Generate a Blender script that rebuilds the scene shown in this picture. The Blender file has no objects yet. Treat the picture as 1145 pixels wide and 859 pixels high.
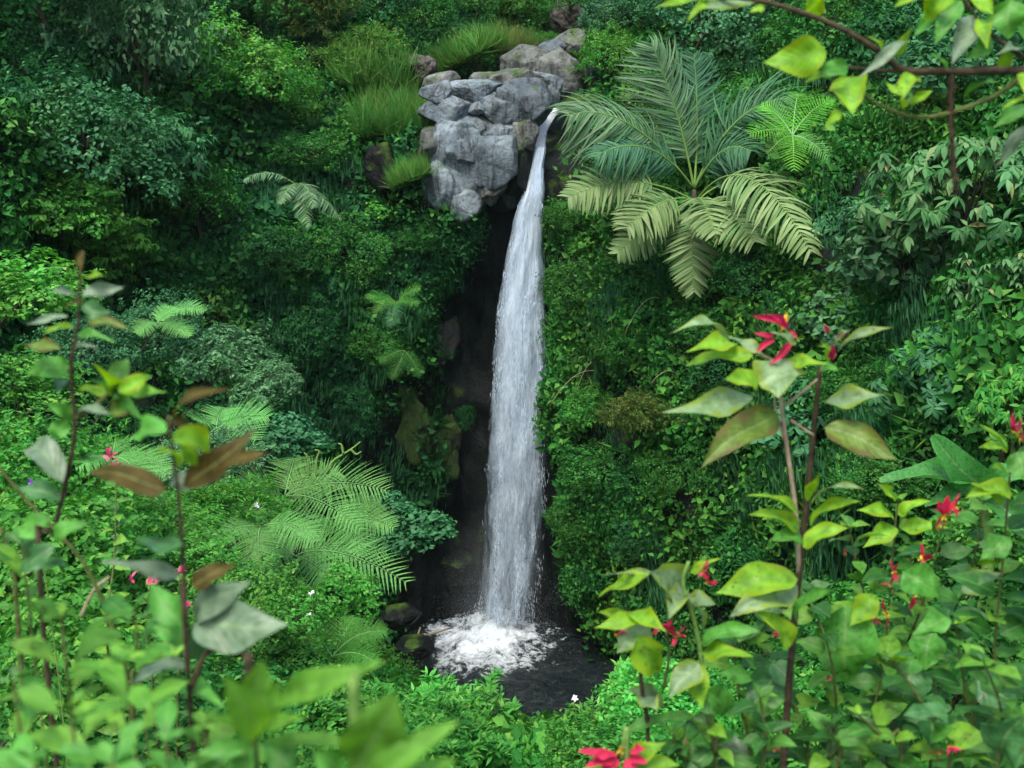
import bpy, bmesh, math, random
import numpy as np
from mathutils import Vector, Matrix

# ------------------------------------------------------------------ camera, world, sun, exposure
scene = bpy.context.scene
COL = scene.collection
R_ = math.radians
EYE = 19.5                     # eye height above the plunge pool (water level z = 0)
PITCH = R_(15.0)
HFOV = R_(45.0)
FPX = 1145 / 2 / math.tan(HFOV / 2)
cp, sp = math.cos(PITCH), math.sin(PITCH)

cam_data = bpy.data.cameras.new('camera')
cam = bpy.data.objects.new('camera', cam_data)
COL.objects.link(cam)
cam.location = (0, 0, EYE)
cam.rotation_euler = (R_(90) - PITCH, 0, 0)
cam_data.sensor_width = 36
cam_data.angle = HFOV
cam_data.clip_start = 0.05
cam_data.clip_end = 500
cam_data.dof.use_dof = True
cam_data.dof.focus_distance = 30
cam_data.dof.aperture_fstop = 6.0
scene.camera = cam

SUN_EL, SUN_AZ = R_(62), R_(205)      # soft overcast sun, high and behind the viewer's shoulder
world = bpy.data.worlds.new('World')
scene.world = world
world.use_nodes = True
wn = world.node_tree
sky = wn.nodes.new('ShaderNodeTexSky')
sky.sky_type = 'NISHITA'
sky.sun_disc = False
sky.sun_elevation = SUN_EL
sky.sun_rotation = SUN_AZ
sky.air_density = 1.2
sky.dust_density = 4.0
bg = wn.nodes['Background']
bg.inputs['Strength'].default_value = 0.14
wn.links.new(sky.outputs['Color'], bg.inputs['Color'])
sun_data = bpy.data.lights.new('sun', 'SUN')
sun_data.energy = 1.5
sun_data.angle = R_(22)
sun_data.color = (1.0, 0.96, 0.84)
sun = bpy.data.objects.new('sun', sun_data)
COL.objects.link(sun)
sdir = Vector((math.sin(SUN_AZ) * math.cos(SUN_EL), math.cos(SUN_AZ) * math.cos(SUN_EL), math.sin(SUN_EL)))
sun.rotation_euler = sdir.to_track_quat('Z', 'Y').to_euler()
sun.location = sdir * 80

scene.view_settings.view_transform = 'Standard'
scene.view_settings.look = 'None'
scene.view_settings.exposure = 1.4
scene.view_settings.gamma = 1.0
scene.view_settings.use_curve_mapping = False
cy = scene.cycles
cy.max_bounces = 6
cy.diffuse_bounces = 3
cy.glossy_bounces = 2
cy.transmission_bounces = 4
cy.transparent_max_bounces = 24
cy.volume_bounces = 1
cy.caustics_reflective = False
cy.caustics_refractive = False

# ------------------------------------------------------------------ helpers
rng = np.random.default_rng(7)
HAZE = 0.0001

def P(px, py, Y):
    """World point at plan distance Y that the photograph shows at (px, py)."""
    a, b = (px - 572.5) / FPX, (429.5 - py) / FPX
    t = Y / (cp + b * sp)
    return np.array([a * t, Y, EYE + (-sp + b * cp) * t])

def proj(V):
    V = np.asarray(V, float)
    z = V[:, 2] - EYE
    d = V[:, 1] * cp - z * sp
    d = np.where(np.abs(d) < 1e-4, 1e-4, d)
    return 572.5 + FPX * V[:, 0] / d, 429.5 - FPX * (V[:, 1] * sp + z * cp) / d, d

def unit(v):
    v = np.asarray(v, float)
    return v / np.maximum(np.linalg.norm(v, axis=-1, keepdims=True), 1e-9)

def hashn(ix, iy, iz, seed):
    h = (ix * 374761393 + iy * 668265263 + iz * 2147483647 + seed * 974711) & 0xffffffff
    h = ((h ^ (h >> 13)) * 1274126177) & 0xffffffff
    return ((h ^ (h >> 16)) & 0xffff) / 65535.0

def vnoise(p, seed=0):
    """Smooth 3-D value noise in [-1, 1]."""
    p = np.asarray(p, float)
    i = np.floor(p).astype(np.int64)
    f = p - i
    f = f * f * (3 - 2 * f)
    out = 0
    for dx in (0, 1):
        for dy in (0, 1):
            for dz in (0, 1):
                w = (f[..., 0] if dx else 1 - f[..., 0]) * (f[..., 1] if dy else 1 - f[..., 1]) * (f[..., 2] if dz else 1 - f[..., 2])
                out = out + w * hashn(i[..., 0] + dx, i[..., 1] + dy, i[..., 2] + dz, seed)
    return out * 2 - 1

class Mesh:
    """Collects numpy vertices, faces and uvs, builds one Blender mesh."""
    def __init__(self):
        self.V, self.F, self.UV, self.M, self.n = [], [], [], [], 0
    def add(self, V, F, uv=None, mi=0):
        V = np.asarray(V, float).reshape(-1, 3)
        if uv is None:
            uv = np.zeros((len(V), 2))
        self.V.append(V); self.UV.append(np.asarray(uv, float).reshape(-1, 2))
        for f in (F if isinstance(F, list) else [F]):
            f = np.asarray(f, np.int64)
            if len(f):
                self.F.append(f + self.n); self.M.append(np.full(len(f), mi))
        self.n += len(V)
    def data(self, name, mats, smooth=True):
        me = bpy.data.meshes.new(name)
        V = np.concatenate(self.V); UV = np.concatenate(self.UV)
        me.vertices.add(len(V)); me.vertices.foreach_set('co', V.astype(np.float32).ravel())
        idx = np.concatenate([f.ravel() for f in self.F])
        tot = np.concatenate([np.full(len(f), f.shape[1]) for f in self.F])
        start = np.concatenate([[0], np.cumsum(tot)[:-1]])
        me.loops.add(len(idx)); me.loops.foreach_set('vertex_index', idx.astype(np.int32))
        me.polygons.add(len(tot)); me.polygons.foreach_set('loop_start', start.astype(np.int32))
        me.polygons.foreach_set('use_smooth', np.full(len(tot), smooth))
        mats = mats if isinstance(mats, (list, tuple)) else [mats]
        for m in mats: me.materials.append(m)
        if len(mats) > 1:
            me.polygons.foreach_set('material_index', np.concatenate(self.M).astype(np.int32))
        ul = me.uv_layers.new(name='UVMap')
        ul.data.foreach_set('uv', UV[idx].astype(np.float32).ravel())
        me.update(calc_edges=True)
        return me

def link(name, data, parent=None, loc=None):
    o = bpy.data.objects.new(name, data)
    COL.objects.link(o)
    if parent is not None: o.parent = parent
    if loc is not None: o.location = loc
    return o

def tag(o, label, cat=None, group=None, kind=None):
    o['label'] = label
    if cat: o['category'] = cat
    if group: o['group'] = group
    if kind: o['kind'] = kind
    return o

def thing(name, loc, label, cat, group=None):
    o = bpy.data.objects.new(name, None)
    o.empty_display_size = 0.2
    COL.objects.link(o)
    o.location = loc
    return tag(o, label, cat, group)

# ------------------------------------------------------------------ materials
def nodes(name):
    m = bpy.data.materials.new(name)
    m.use_nodes = True
    nt = m.node_tree
    nt.nodes.clear()
    out = nt.nodes.new('ShaderNodeOutputMaterial')
    return m, nt, out

def N(nt, typ, **kw):
    n = nt.nodes.new(typ)
    for k, v in kw.items():
        if k in n.inputs: n.inputs[k].default_value = v
        else: setattr(n, k, v)
    return n

def ramp(nt, fac, stops, interp='LINEAR'):
    r = nt.nodes.new('ShaderNodeValToRGB')
    r.color_ramp.interpolation = interp
    el = r.color_ramp.elements
    while len(el) < len(stops): el.new(0.5)
    for e, (p, c) in zip(el, stops):
        e.position = p; e.color = (*c, 1) if len(c) == 3 else c
    nt.links.new(fac, r.inputs['Fac'])
    return r

def mixc(nt, fac, a, b, typ='MIX'):
    m = nt.nodes.new('ShaderNodeMix'); m.data_type = 'RGBA'; m.blend_type = typ
    for sock, v in ((m.inputs[0], fac), (m.inputs[6], a), (m.inputs[7], b)):
        if hasattr(v, 'links'): nt.links.new(v, sock)
        else: sock.default_value = v if not isinstance(v, tuple) else (*v, 1)
    return m.outputs[2]

def math_n(nt, op, a, b=None, clamp=False):
    m = nt.nodes.new('ShaderNodeMath'); m.operation = op; m.use_clamp = clamp
    for s, v in zip(m.inputs, (a, b)):
        if v is None: continue
        if hasattr(v, 'links'): nt.links.new(v, s)
        else: s.default_value = v
    return m.outputs[0]

def foliage(name, stops, rough=0.5, transl=0.3, spec=0.35, patch=0.5, veins=False, edge=None, vary=0.25, hue=.10):
    """Leaf material: colour differs leaf by leaf, plant by plant and in soft patches."""
    m, nt, out = nodes(name)
    geo = N(nt, 'ShaderNodeNewGeometry')
    oi = N(nt, 'ShaderNodeObjectInfo')
    r = ramp(nt, geo.outputs['Random Per Island'], stops)
    nz = N(nt, 'ShaderNodeTexNoise', Scale=patch, Detail=2.0)
    nt.links.new(geo.outputs['Position'], nz.inputs['Vector'])
    hsv = N(nt, 'ShaderNodeHueSaturation')
    nt.links.new(r.outputs['Color'], hsv.inputs['Color'])
    v = math_n(nt, 'MULTIPLY_ADD', nz.outputs['Fac'], 1.1)
    v.node.inputs[2].default_value = 0.45
    ov = math_n(nt, 'MULTIPLY_ADD', oi.outputs['Random'], vary)
    ov.node.inputs[2].default_value = 1 - vary / 2
    nt.links.new(math_n(nt, 'MULTIPLY', v, ov), hsv.inputs['Value'])
    h = math_n(nt, 'MULTIPLY_ADD', nz.outputs['Color'], .04 if veins else hue)
    h.node.inputs[2].default_value = .5 - (.04 if veins else hue) * .58
    nt.links.new(h, hsv.inputs['Hue'])
    col = hsv.outputs['Color']
    bump = None
    if veins or edge:
        tc = N(nt, 'ShaderNodeUVMap')
        sx = N(nt, 'ShaderNodeSeparateXYZ')
        nt.links.new(tc.outputs['UV'], sx.inputs[0])
        av = math_n(nt, 'ABSOLUTE', math_n(nt, 'SUBTRACT', sx.outputs['Y'], 0.5))      # 0 midrib .. 0.5 margin
        if veins:
            w = math_n(nt, 'SINE', math_n(nt, 'MULTIPLY', math_n(nt, 'SUBTRACT', sx.outputs['X'], math_n(nt, 'MULTIPLY', av, 0.55)), 58.0))
            lat = math_n(nt, 'GREATER_THAN', w, 0.86)
            mid = math_n(nt, 'LESS_THAN', av, 0.028)
            vn = math_n(nt, 'MAXIMUM', math_n(nt, 'MULTIPLY', lat, 0.2), math_n(nt, 'MULTIPLY', mid, 0.9))
            col = mixc(nt, math_n(nt, 'MULTIPLY', vn, 0.5), col, (0.22, 0.34, 0.12))
            nz2 = N(nt, 'ShaderNodeTexNoise', Scale=45.0, Detail=3.0)
            nt.links.new(geo.outputs['Position'], nz2.inputs['Vector'])
            sp2 = ramp(nt, nz2.outputs['Fac'], [(.3, (.55, .6, .5)), (.5, (.95, .95, .95)), (.68, (1.2, 1.15, 1.2))])
            col = mixc(nt, 1.0, col, sp2.outputs['Color'], 'MULTIPLY')
            vd = N(nt, 'ShaderNodeTexVoronoi', Scale=60.0); nt.links.new(geo.outputs['Position'], vd.inputs['Vector'])
            nd_ = N(nt, 'ShaderNodeTexNoise', Scale=9.0); nt.links.new(geo.outputs['Position'], nd_.inputs['Vector'])
            sp3 = math_n(nt, 'MULTIPLY', math_n(nt, 'LESS_THAN', vd.outputs['Distance'], .2), math_n(nt, 'GREATER_THAN', nd_.outputs['Fac'], .56))
            col = mixc(nt, math_n(nt, 'MULTIPLY', sp3, .7), col, (.07, .05, .012))
            bump = N(nt, 'ShaderNodeBump', Strength=0.16, Distance=0.003)
            nt.links.new(math_n(nt, 'ADD', math_n(nt, 'MULTIPLY', w, .5), nz2.outputs['Fac']), bump.inputs['Height'])
        if edge:
            n2 = N(nt, 'ShaderNodeTexNoise', Scale=26.0, Detail=3.0)
            nt.links.new(geo.outputs['Position'], n2.inputs['Vector'])
            e = math_n(nt, 'ADD', math_n(nt, 'MULTIPLY', av, 1.7), math_n(nt, 'MULTIPLY', math_n(nt, 'SUBTRACT', n2.outputs['Fac'], 0.5), 1.4))
            e2 = math_n(nt, 'MULTIPLY', math_n(nt, 'SUBTRACT', e, 0.42), 3.0, True)
            col = mixc(nt, e2, col, edge)
    bs = N(nt, 'ShaderNodeBsdfPrincipled', Roughness=rough + (.04 if veins else .1))
    bs.inputs['Specular IOR Level'].default_value = spec * (.7 if veins else .45)
    nt.links.new(col, bs.inputs['Base Color'])
    tr = N(nt, 'ShaderNodeBsdfTranslucent')
    br = N(nt, 'ShaderNodeHueSaturation', Saturation=1.1, Value=1.35, Hue=0.485)
    nt.links.new(col, br.inputs['Color']); nt.links.new(br.outputs['Color'], tr.inputs['Color'])
    if bump: nt.links.new(bump.outputs['Normal'], bs.inputs['Normal'])
    mx = N(nt, 'ShaderNodeMixShader', Fac=transl)
    nt.links.new(bs.outputs[0], mx.inputs[1]); nt.links.new(tr.outputs[0], mx.inputs[2])
    nt.links.new(mx.outputs[0], out.inputs['Surface'])
    return m

def ramp3(a, b, c, d=None):
    return [(0.0, a), (0.45, b), (0.85, c), (1.0, d or c)]

M = {}
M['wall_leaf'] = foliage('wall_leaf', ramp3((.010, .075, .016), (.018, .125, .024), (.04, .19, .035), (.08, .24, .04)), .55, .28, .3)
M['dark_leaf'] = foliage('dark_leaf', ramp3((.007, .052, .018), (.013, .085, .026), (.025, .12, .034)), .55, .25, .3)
M['teal_leaf'] = foliage('teal_leaf', ramp3((.016, .085, .034), (.03, .14, .055), (.055, .19, .08)), .45, .25, .4)
M['grey_leaf'] = foliage('grey_leaf', ramp3((.035, .12, .05), (.06, .18, .08), (.10, .24, .12), (.15, .27, .13)), .5, .28, .35)
M['mid_leaf'] = foliage('mid_leaf', ramp3((.018, .13, .02), (.035, .20, .03), (.07, .28, .04), (.14, .33, .05)), .5, .35, .35)
M['bright_leaf'] = foliage('bright_leaf', ramp3((.03, .22, .03), (.06, .32, .05), (.11, .41, .075), (.19, .45, .10)), .5, .42, .35)
M['olive_leaf'] = foliage('olive_leaf', ramp3((.035, .10, .02), (.07, .15, .03), (.12, .19, .045), (.18, .17, .06)), .6, .3, .25)
M['grass_leaf'] = foliage('grass_leaf', ramp3((.025, .14, .02), (.055, .21, .035), (.10, .26, .055), (.17, .22, .07)), .6, .35, .25)
M['fern_leaf'] = foliage('fern_leaf', ramp3((.07, .27, .055), (.11, .35, .085), (.17, .42, .13)), .5, .38, .35)
M['fern_bright'] = foliage('fern_bright', ramp3((.06, .34, .02), (.10, .44, .03), (.15, .5, .05)), .5, .42, .3)
M['palm_grey'] = foliage('palm_grey', ramp3((.04, .115, .05), (.075, .175, .085), (.14, .25, .13)), .5, .22, .4)
M['palm_dark'] = foliage('palm_dark', ramp3((.018, .08, .04), (.035, .12, .062), (.065, .17, .09)), .5, .22, .4)
M['palm_olive'] = foliage('palm_olive', ramp3((.075, .165, .055), (.13, .225, .08), (.19, .285, .12)), .55, .25, .4)
M['droop_leaf'] = foliage('droop_leaf', [(0, (.02, .10, .03)), (.5, (.045, .15, .05)), (.9, (.09, .21, .08)), (.96, (.12, .22, .09)), (1, (.22, .19, .07))], .5, .25, .4)
M['near_lime'] = foliage('near_lime', ramp3((.08, .28, .015), (.14, .37, .02), (.23, .43, .03)), .45, .42, .35, veins=True, edge=(.22, .36, .015), vary=.2)
M['near_green'] = foliage('near_green', ramp3((.03, .17, .02), (.06, .25, .03), (.10, .32, .05)), .42, .35, .45, veins=True, vary=.3)
M['near_pale'] = foliage('near_pale', ramp3((.10, .20, .09), (.15, .26, .12), (.20, .30, .15)), .4, .25, .5, veins=True, edge=(.17, .26, .03), vary=.25)
M['near_grey'] = foliage('near_grey', ramp3((.06, .13, .07), (.10, .17, .10), (.15, .21, .14)), .38, .2, .5, veins=True, vary=.25)
M['near_olive'] = foliage('near_olive', ramp3((.06, .13, .015), (.09, .17, .02), (.13, .2, .03)), .42, .3, .45, veins=True, edge=(.10, .09, .02), vary=.25)
M['near_brown'] = foliage('near_brown', ramp3((.035, .032, .008), (.06, .042, .010), (.09, .062, .016)), .5, .3, .12, veins=True, edge=(.07, .06, .02), vary=.3)
M['near_dark'] = foliage('near_dark', ramp3((.015, .085, .025), (.035, .13, .04), (.06, .18, .055)), .38, .28, .45, veins=True, vary=.3)
M['near_mixed'] = foliage('near_mixed', [(0, (.016, .095, .014)), (.35, (.032, .15, .02)), (.62, (.06, .22, .026)), (.82, (.14, .33, .022)), (.92, (.06, .17, .045)), (1, (.11, .23, .075))], .42, .35, .4, veins=True, vary=.3)
M['near_soft'] = foliage('near_soft', ramp3((.04, .165, .02), (.085, .26, .03), (.16, .36, .045)), .5, .42, .3, veins=True, vary=.35)
M['banana'] = foliage('banana', ramp3((.03, .19, .035), (.05, .25, .05), (.07, .29, .06)), .38, .35, .5, veins=True, vary=.1)
M['red'] = foliage('red', ramp3((.30, .008, .03), (.42, .018, .055), (.52, .05, .10)), .5, .25, .3, vary=.1)
M['pink'] = foliage('pink', ramp3((.46, .03, .09), (.55, .07, .15), (.62, .14, .24)), .5, .25, .3, vary=.1)
M['violet'] = foliage('violet', ramp3((.28, .06, .5), (.36, .1, .6), (.42, .16, .65)), .5, .25, .3, vary=.1)
M['white_petal'] = foliage('white_petal', ramp3((.6, .55, .6), (.75, .7, .74), (.8, .78, .8)), .5, .25, .3, vary=.1)
M['yellow'] = foliage('yellow', ramp3((.45, .28, .02), (.6, .4, .03), (.7, .5, .05)), .5, .2, .3, vary=.1)

def bark(name, a, b, scale=18.0):
    m, nt, out = nodes(name)
    tc = N(nt, 'ShaderNodeNewGeometry')
    nz = N(nt, 'ShaderNodeTexNoise', Scale=scale, Detail=4.0)
    nt.links.new(tc.outputs['Position'], nz.inputs['Vector'])
    r = ramp(nt, nz.outputs['Fac'], [(.3, a), (.7, b)])
    bs = N(nt, 'ShaderNodeBsdfPrincipled', Roughness=.8)
    bs.inputs['Specular IOR Level'].default_value = .2
    bp = N(nt, 'ShaderNodeBump', Strength=.5, Distance=.01)
    nt.links.new(nz.outputs['Fac'], bp.inputs['Height'])
    nt.links.new(bp.outputs['Normal'], bs.inputs['Normal'])
    nt.links.new(r.outputs['Color'], bs.inputs['Base Color'])
    nt.links.new(bs.outputs[0], out.inputs['Surface'])
    return m
M['bark'] = bark('bark', (.022, .02, .014), (.07, .06, .042))
M['bark_pale'] = bark('bark_pale', (.22, .17, .11), (.36, .29, .2), 40)
M['stem_brown'] = bark('stem_brown', (.022, .017, .010), (.065, .046, .026), 60)
M['stem_olive'] = bark('stem_olive', (.04, .055, .015), (.09, .11, .03), 60)
M['rib_pale'] = bark('rib_pale', (.10, .26, .07), (.16, .34, .12), 60)
M['stem_green'] = bark('stem_green', (.08, .17, .03), (.14, .25, .06), 60)
M['twig_dry'] = bark('twig_dry', (.25, .2, .12), (.4, .34, .22), 30)

def rock_mat(name, base, light, moss=0.3, rough=.7, crack=2.2, wet=0):
    m, nt, out = nodes(name)
    geo = N(nt, 'ShaderNodeNewGeometry')
    oi = N(nt, 'ShaderNodeObjectInfo')
    n1 = N(nt, 'ShaderNodeTexNoise', Scale=.9, Detail=6.0, Roughness=.62)
    n2 = N(nt, 'ShaderNodeTexNoise', Scale=7.0, Detail=5.0, Roughness=.7)
    for n in (n1, n2): nt.links.new(geo.outputs['Position'], n.inputs['Vector'])
    vo = N(nt, 'ShaderNodeTexVoronoi', Scale=crack); vo.feature = 'DISTANCE_TO_EDGE'
    dist = mixc(nt, .18, geo.outputs['Position'], n2.outputs['Color'])
    nt.links.new(dist, vo.inputs['Vector'])
    r = ramp(nt, n1.outputs['Fac'], [(.3, base), (.52, tuple((a + b) / 2 for a, b in zip(base, light))), (.72, light)])
    c = mixc(nt, math_n(nt, 'MULTIPLY', n2.outputs['Fac'], .45), r.outputs['Color'], tuple(x * .5 for x in base))
    crk = ramp(nt, vo.outputs['Distance'], [(0, (1, 1, 1)), (.035, (0, 0, 0))])
    c = mixc(nt, math_n(nt, 'MULTIPLY', crk.outputs['Color'], .28), c, tuple(x * .22 for x in base))
    st = N(nt, 'ShaderNodeVectorMath', operation='MULTIPLY'); st.inputs[1].default_value = (3.2, 3.2, .55)
    nt.links.new(geo.outputs['Position'], st.inputs[0])
    n4 = N(nt, 'ShaderNodeTexNoise', Scale=1.0, Detail=5.0, Roughness=.7, Distortion=.6); nt.links.new(st.outputs[0], n4.inputs['Vector'])
    stain = ramp(nt, n4.outputs['Fac'], [(.38, (.26, .26, .25)), (.53, (1, 1, 1)), (.66, (1, 1, 1)), (.74, (1.25, 1.22, 1.12))])
    c = mixc(nt, 1.0, c, stain.outputs['Color'], 'MULTIPLY')
    v = math_n(nt, 'MULTIPLY_ADD', oi.outputs['Random'], .6); v.node.inputs[2].default_value = .68
    hs = N(nt, 'ShaderNodeHueSaturation'); nt.links.new(c, hs.inputs['Color']); nt.links.new(v, hs.inputs['Value'])
    c = hs.outputs['Color']
    if moss:
        n3 = N(nt, 'ShaderNodeTexNoise', Scale=1.4, Detail=5.0); nt.links.new(geo.outputs['Position'], n3.inputs['Vector'])
        sx = N(nt, 'ShaderNodeSeparateXYZ'); nt.links.new(geo.outputs['Normal'], sx.inputs[0])
        f = math_n(nt, 'ADD', n3.outputs['Fac'], math_n(nt, 'MULTIPLY', sx.outputs['Z'], .14))
        f = math_n(nt, 'MULTIPLY', math_n(nt, 'SUBTRACT', f, .78 - moss * .5), 7.0, True)
        mc = ramp(nt, n2.outputs['Fac'], [(.3, (.012, .04, .006)), (.7, (.055, .10, .012))])
        c = mixc(nt, f, c, mc.outputs['Color'])
    bs = N(nt, 'ShaderNodeBsdfPrincipled', Roughness=rough)
    bs.inputs['Specular IOR Level'].default_value = .12 if name == 'rock_dark' else .35
    nt.links.new(c, bs.inputs['Base Color'])
    hh = math_n(nt, 'ADD', n2.outputs['Fac'], math_n(nt, 'MULTIPLY', vo.outputs['Distance'], .8))
    bp = N(nt, 'ShaderNodeBump', Strength=.7, Distance=.12)
    nt.links.new(hh, bp.inputs['Height']); nt.links.new(bp.outputs['Normal'], bs.inputs['Normal'])
    nt.links.new(bs.outputs[0], out.inputs['Surface'])
    return m
M['rock'] = rock_mat('rock', (.065, .095, .118), (.25, .305, .335), .16, crack=1.1)
M['rock_warm'] = rock_mat('rock_warm', (.06, .07, .068), (.20, .215, .195), .36, crack=1.2)
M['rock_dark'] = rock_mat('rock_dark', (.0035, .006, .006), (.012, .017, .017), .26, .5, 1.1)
M['rock_moss'] = rock_mat('rock_moss', (.015, .022, .012), (.03, .04, .02), .72, .8, 1.0)
M['rock_brown'] = rock_mat('rock_brown', (.04, .036, .033), (.11, .095, .085), .35, .6, .8)

def ground_mat(name, a, b, c):
    m, nt, out = nodes(name)
    geo = N(nt, 'ShaderNodeNewGeometry')
    nz = N(nt, 'ShaderNodeTexNoise', Scale=1.3, Detail=8.0, Roughness=.65)
    nt.links.new(geo.outputs['Position'], nz.inputs['Vector'])
    r = ramp(nt, nz.outputs['Fac'], [(.3, a), (.5, b), (.7, c)])
    bs = N(nt, 'ShaderNodeBsdfPrincipled', Roughness=.85)
    bs.inputs['Specular IOR Level'].default_value = .2
    bp = N(nt, 'ShaderNodeBump', Strength=.8, Distance=.15)
    nt.links.new(nz.outputs['Fac'], bp.inputs['Height']); nt.links.new(bp.outputs['Normal'], bs.inputs['Normal'])
    nt.links.new(r.outputs['Color'], bs.inputs['Base Color']); nt.links.new(bs.outputs[0], out.inputs['Surface'])
    return m
M['soil'] = ground_mat('soil', (.012, .02, .008), (.02, .045, .012), (.035, .075, .015))

# ------------------------------------------------------------------ shape builders (numpy)
def rhombs(pos, axis, nrm, L, W, fold=.12, droop=.15):
    """Simple folded leaves, 4 vertices each."""
    axis = unit(axis); side = unit(np.cross(nrm, axis)); nrm = np.cross(axis, side)
    L = L[:, None]; W = W[:, None]
    a = pos; t = pos + axis * L - nrm * droop * L
    mid = pos + axis * L * .42
    l = mid + side * W / 2 + nrm * fold * W; r = mid - side * W / 2 + nrm * fold * W
    V = np.stack([a, r, t, l], 1).reshape(-1, 3)
    k = np.arange(len(pos))[:, None] * 4
    F = np.concatenate([k + np.array([[0, 1, 2]]), k + np.array([[0, 2, 3]])])
    return V, F

PROF_OVATE = lambda u: np.clip(np.sin(np.pi * np.clip(u, 0, 1) ** .72), .015, 1) * (1 - .15 * u)
PROF_LANCE = lambda u: np.clip(np.sin(np.pi * np.clip(u, 0, 1) ** .85), .015, 1)
PROF_OBOV = lambda u: np.clip(np.sin(np.pi * np.clip(u, 0, 1) ** 1.35), .02, 1)

def leaves(pos, axis, nrm, L, W, nu=4, prof=PROF_OVATE, fold=.15, droop=.3, wav=0, rs=None):
    """Curved leaves with a crease along the midrib."""
    n = len(pos)
    axis = unit(axis); side = unit(np.cross(nrm, axis)); nrm = np.cross(axis, side)
    u = np.linspace(0, 1, nu + 1)
    w = prof(u)
    L = np.asarray(L)[:, None, None]; W = np.asarray(W)[:, None, None]
    dr = np.broadcast_to(np.asarray(droop, float), (n,))[:, None, None]
    c = pos[:, None] + axis[:, None] * L * (u - .12 * u * u)[None, :, None] - nrm[:, None] * dr * L * (u ** 2)[None, :, None]
    off = side[:, None] * W / 2 * w[None, :, None]
    up = nrm[:, None] * fold * W * w[None, :, None]
    wv = 0
    if wav and rs is not None:
        ph = rs.uniform(0, 6.28, (n, 1, 1))
        wv = nrm[:, None] * wav * W * np.sin(u[None, :, None] * 9 + ph) * w[None, :, None]
    V = np.stack([c + off + up + wv, c, c - off + up - wv * .6], 2).reshape(-1, 3)
    m = (nu + 1) * 3
    q = []
    for i in range(nu):
        for j in range(2):
            a = i * 3 + j
            q.append([a, a + 1, a + 4, a + 3])
    F = (np.arange(n)[:, None, None] * m + np.array(q)[None]).reshape(-1, 4)
    uv = np.stack(np.broadcast_arrays(u[:, None], np.array([[0, .5, 1]])), -1).reshape(-1, 2)
    return V, F, np.tile(uv, (n, 1))

def tube(pts, radii, k=7):
    pts = np.asarray(pts, float); n = len(pts)
    radii = np.broadcast_to(np.asarray(radii, float), (n,))
    t = unit(np.gradient(pts, axis=0))
    ref = np.array([0, 0, 1.0]) if abs(t[0][2]) < .9 else np.array([1.0, 0, 0])
    s = unit(np.cross(t, ref)); b = np.cross(s, t)
    a = np.linspace(0, 2 * np.pi, k, endpoint=False)
    V = pts[:, None] + radii[:, None, None] * (np.cos(a)[None, :, None] * s[:, None] + np.sin(a)[None, :, None] * b[:, None])
    V = V.reshape(-1, 3)
    i = np.arange(n - 1)[:, None] * k; j = np.arange(k)[None]
    F = np.stack([i + j, i + (j + 1) % k, i + k + (j + 1) % k, i + k + j], -1).reshape(-1, 4)
    V = np.concatenate([V, pts[:1], pts[-1:]])
    c0, c1 = n * k, n * k + 1
    jj = np.arange(k)
    T = np.concatenate([np.stack([np.full(k, c0), (jj + 1) % k, jj], -1), np.stack([np.full(k, c1), (n - 1) * k + jj, (n - 1) * k + (jj + 1) % k], -1)])
    return V, [F, T]

def spline(pts, n=16):
    """Catmull-Rom through control points."""
    p = np.asarray(pts, float)
    if len(p) == 2:
        return p[0] + (p[1] - p[0]) * np.linspace(0, 1, n)[:, None]
    q = np.concatenate([[2 * p[0] - p[1]], p, [2 * p[-1] - p[-2]]])
    out = []
    for t in np.linspace(0, len(p) - 1, n):
        i = min(int(t), len(p) - 2); f = t - i
        a, b, c, d = q[i:i + 4]
        out.append(.5 * (2 * b + (c - a) * f + (2 * a - 5 * b + 4 * c - d) * f * f + (3 * b - a - 3 * c + d) * f ** 3))
    return np.array(out)

def rand_dirs(r, n, zmin=-1, zmax=1):
    z = r.uniform(zmin, zmax, n); a = r.uniform(0, 2 * np.pi, n); s = np.sqrt(np.maximum(0, 1 - z * z))
    return np.stack([s * np.cos(a), s * np.sin(a), z], -1)

UP = np.array([0, 0, 1.0])

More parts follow.
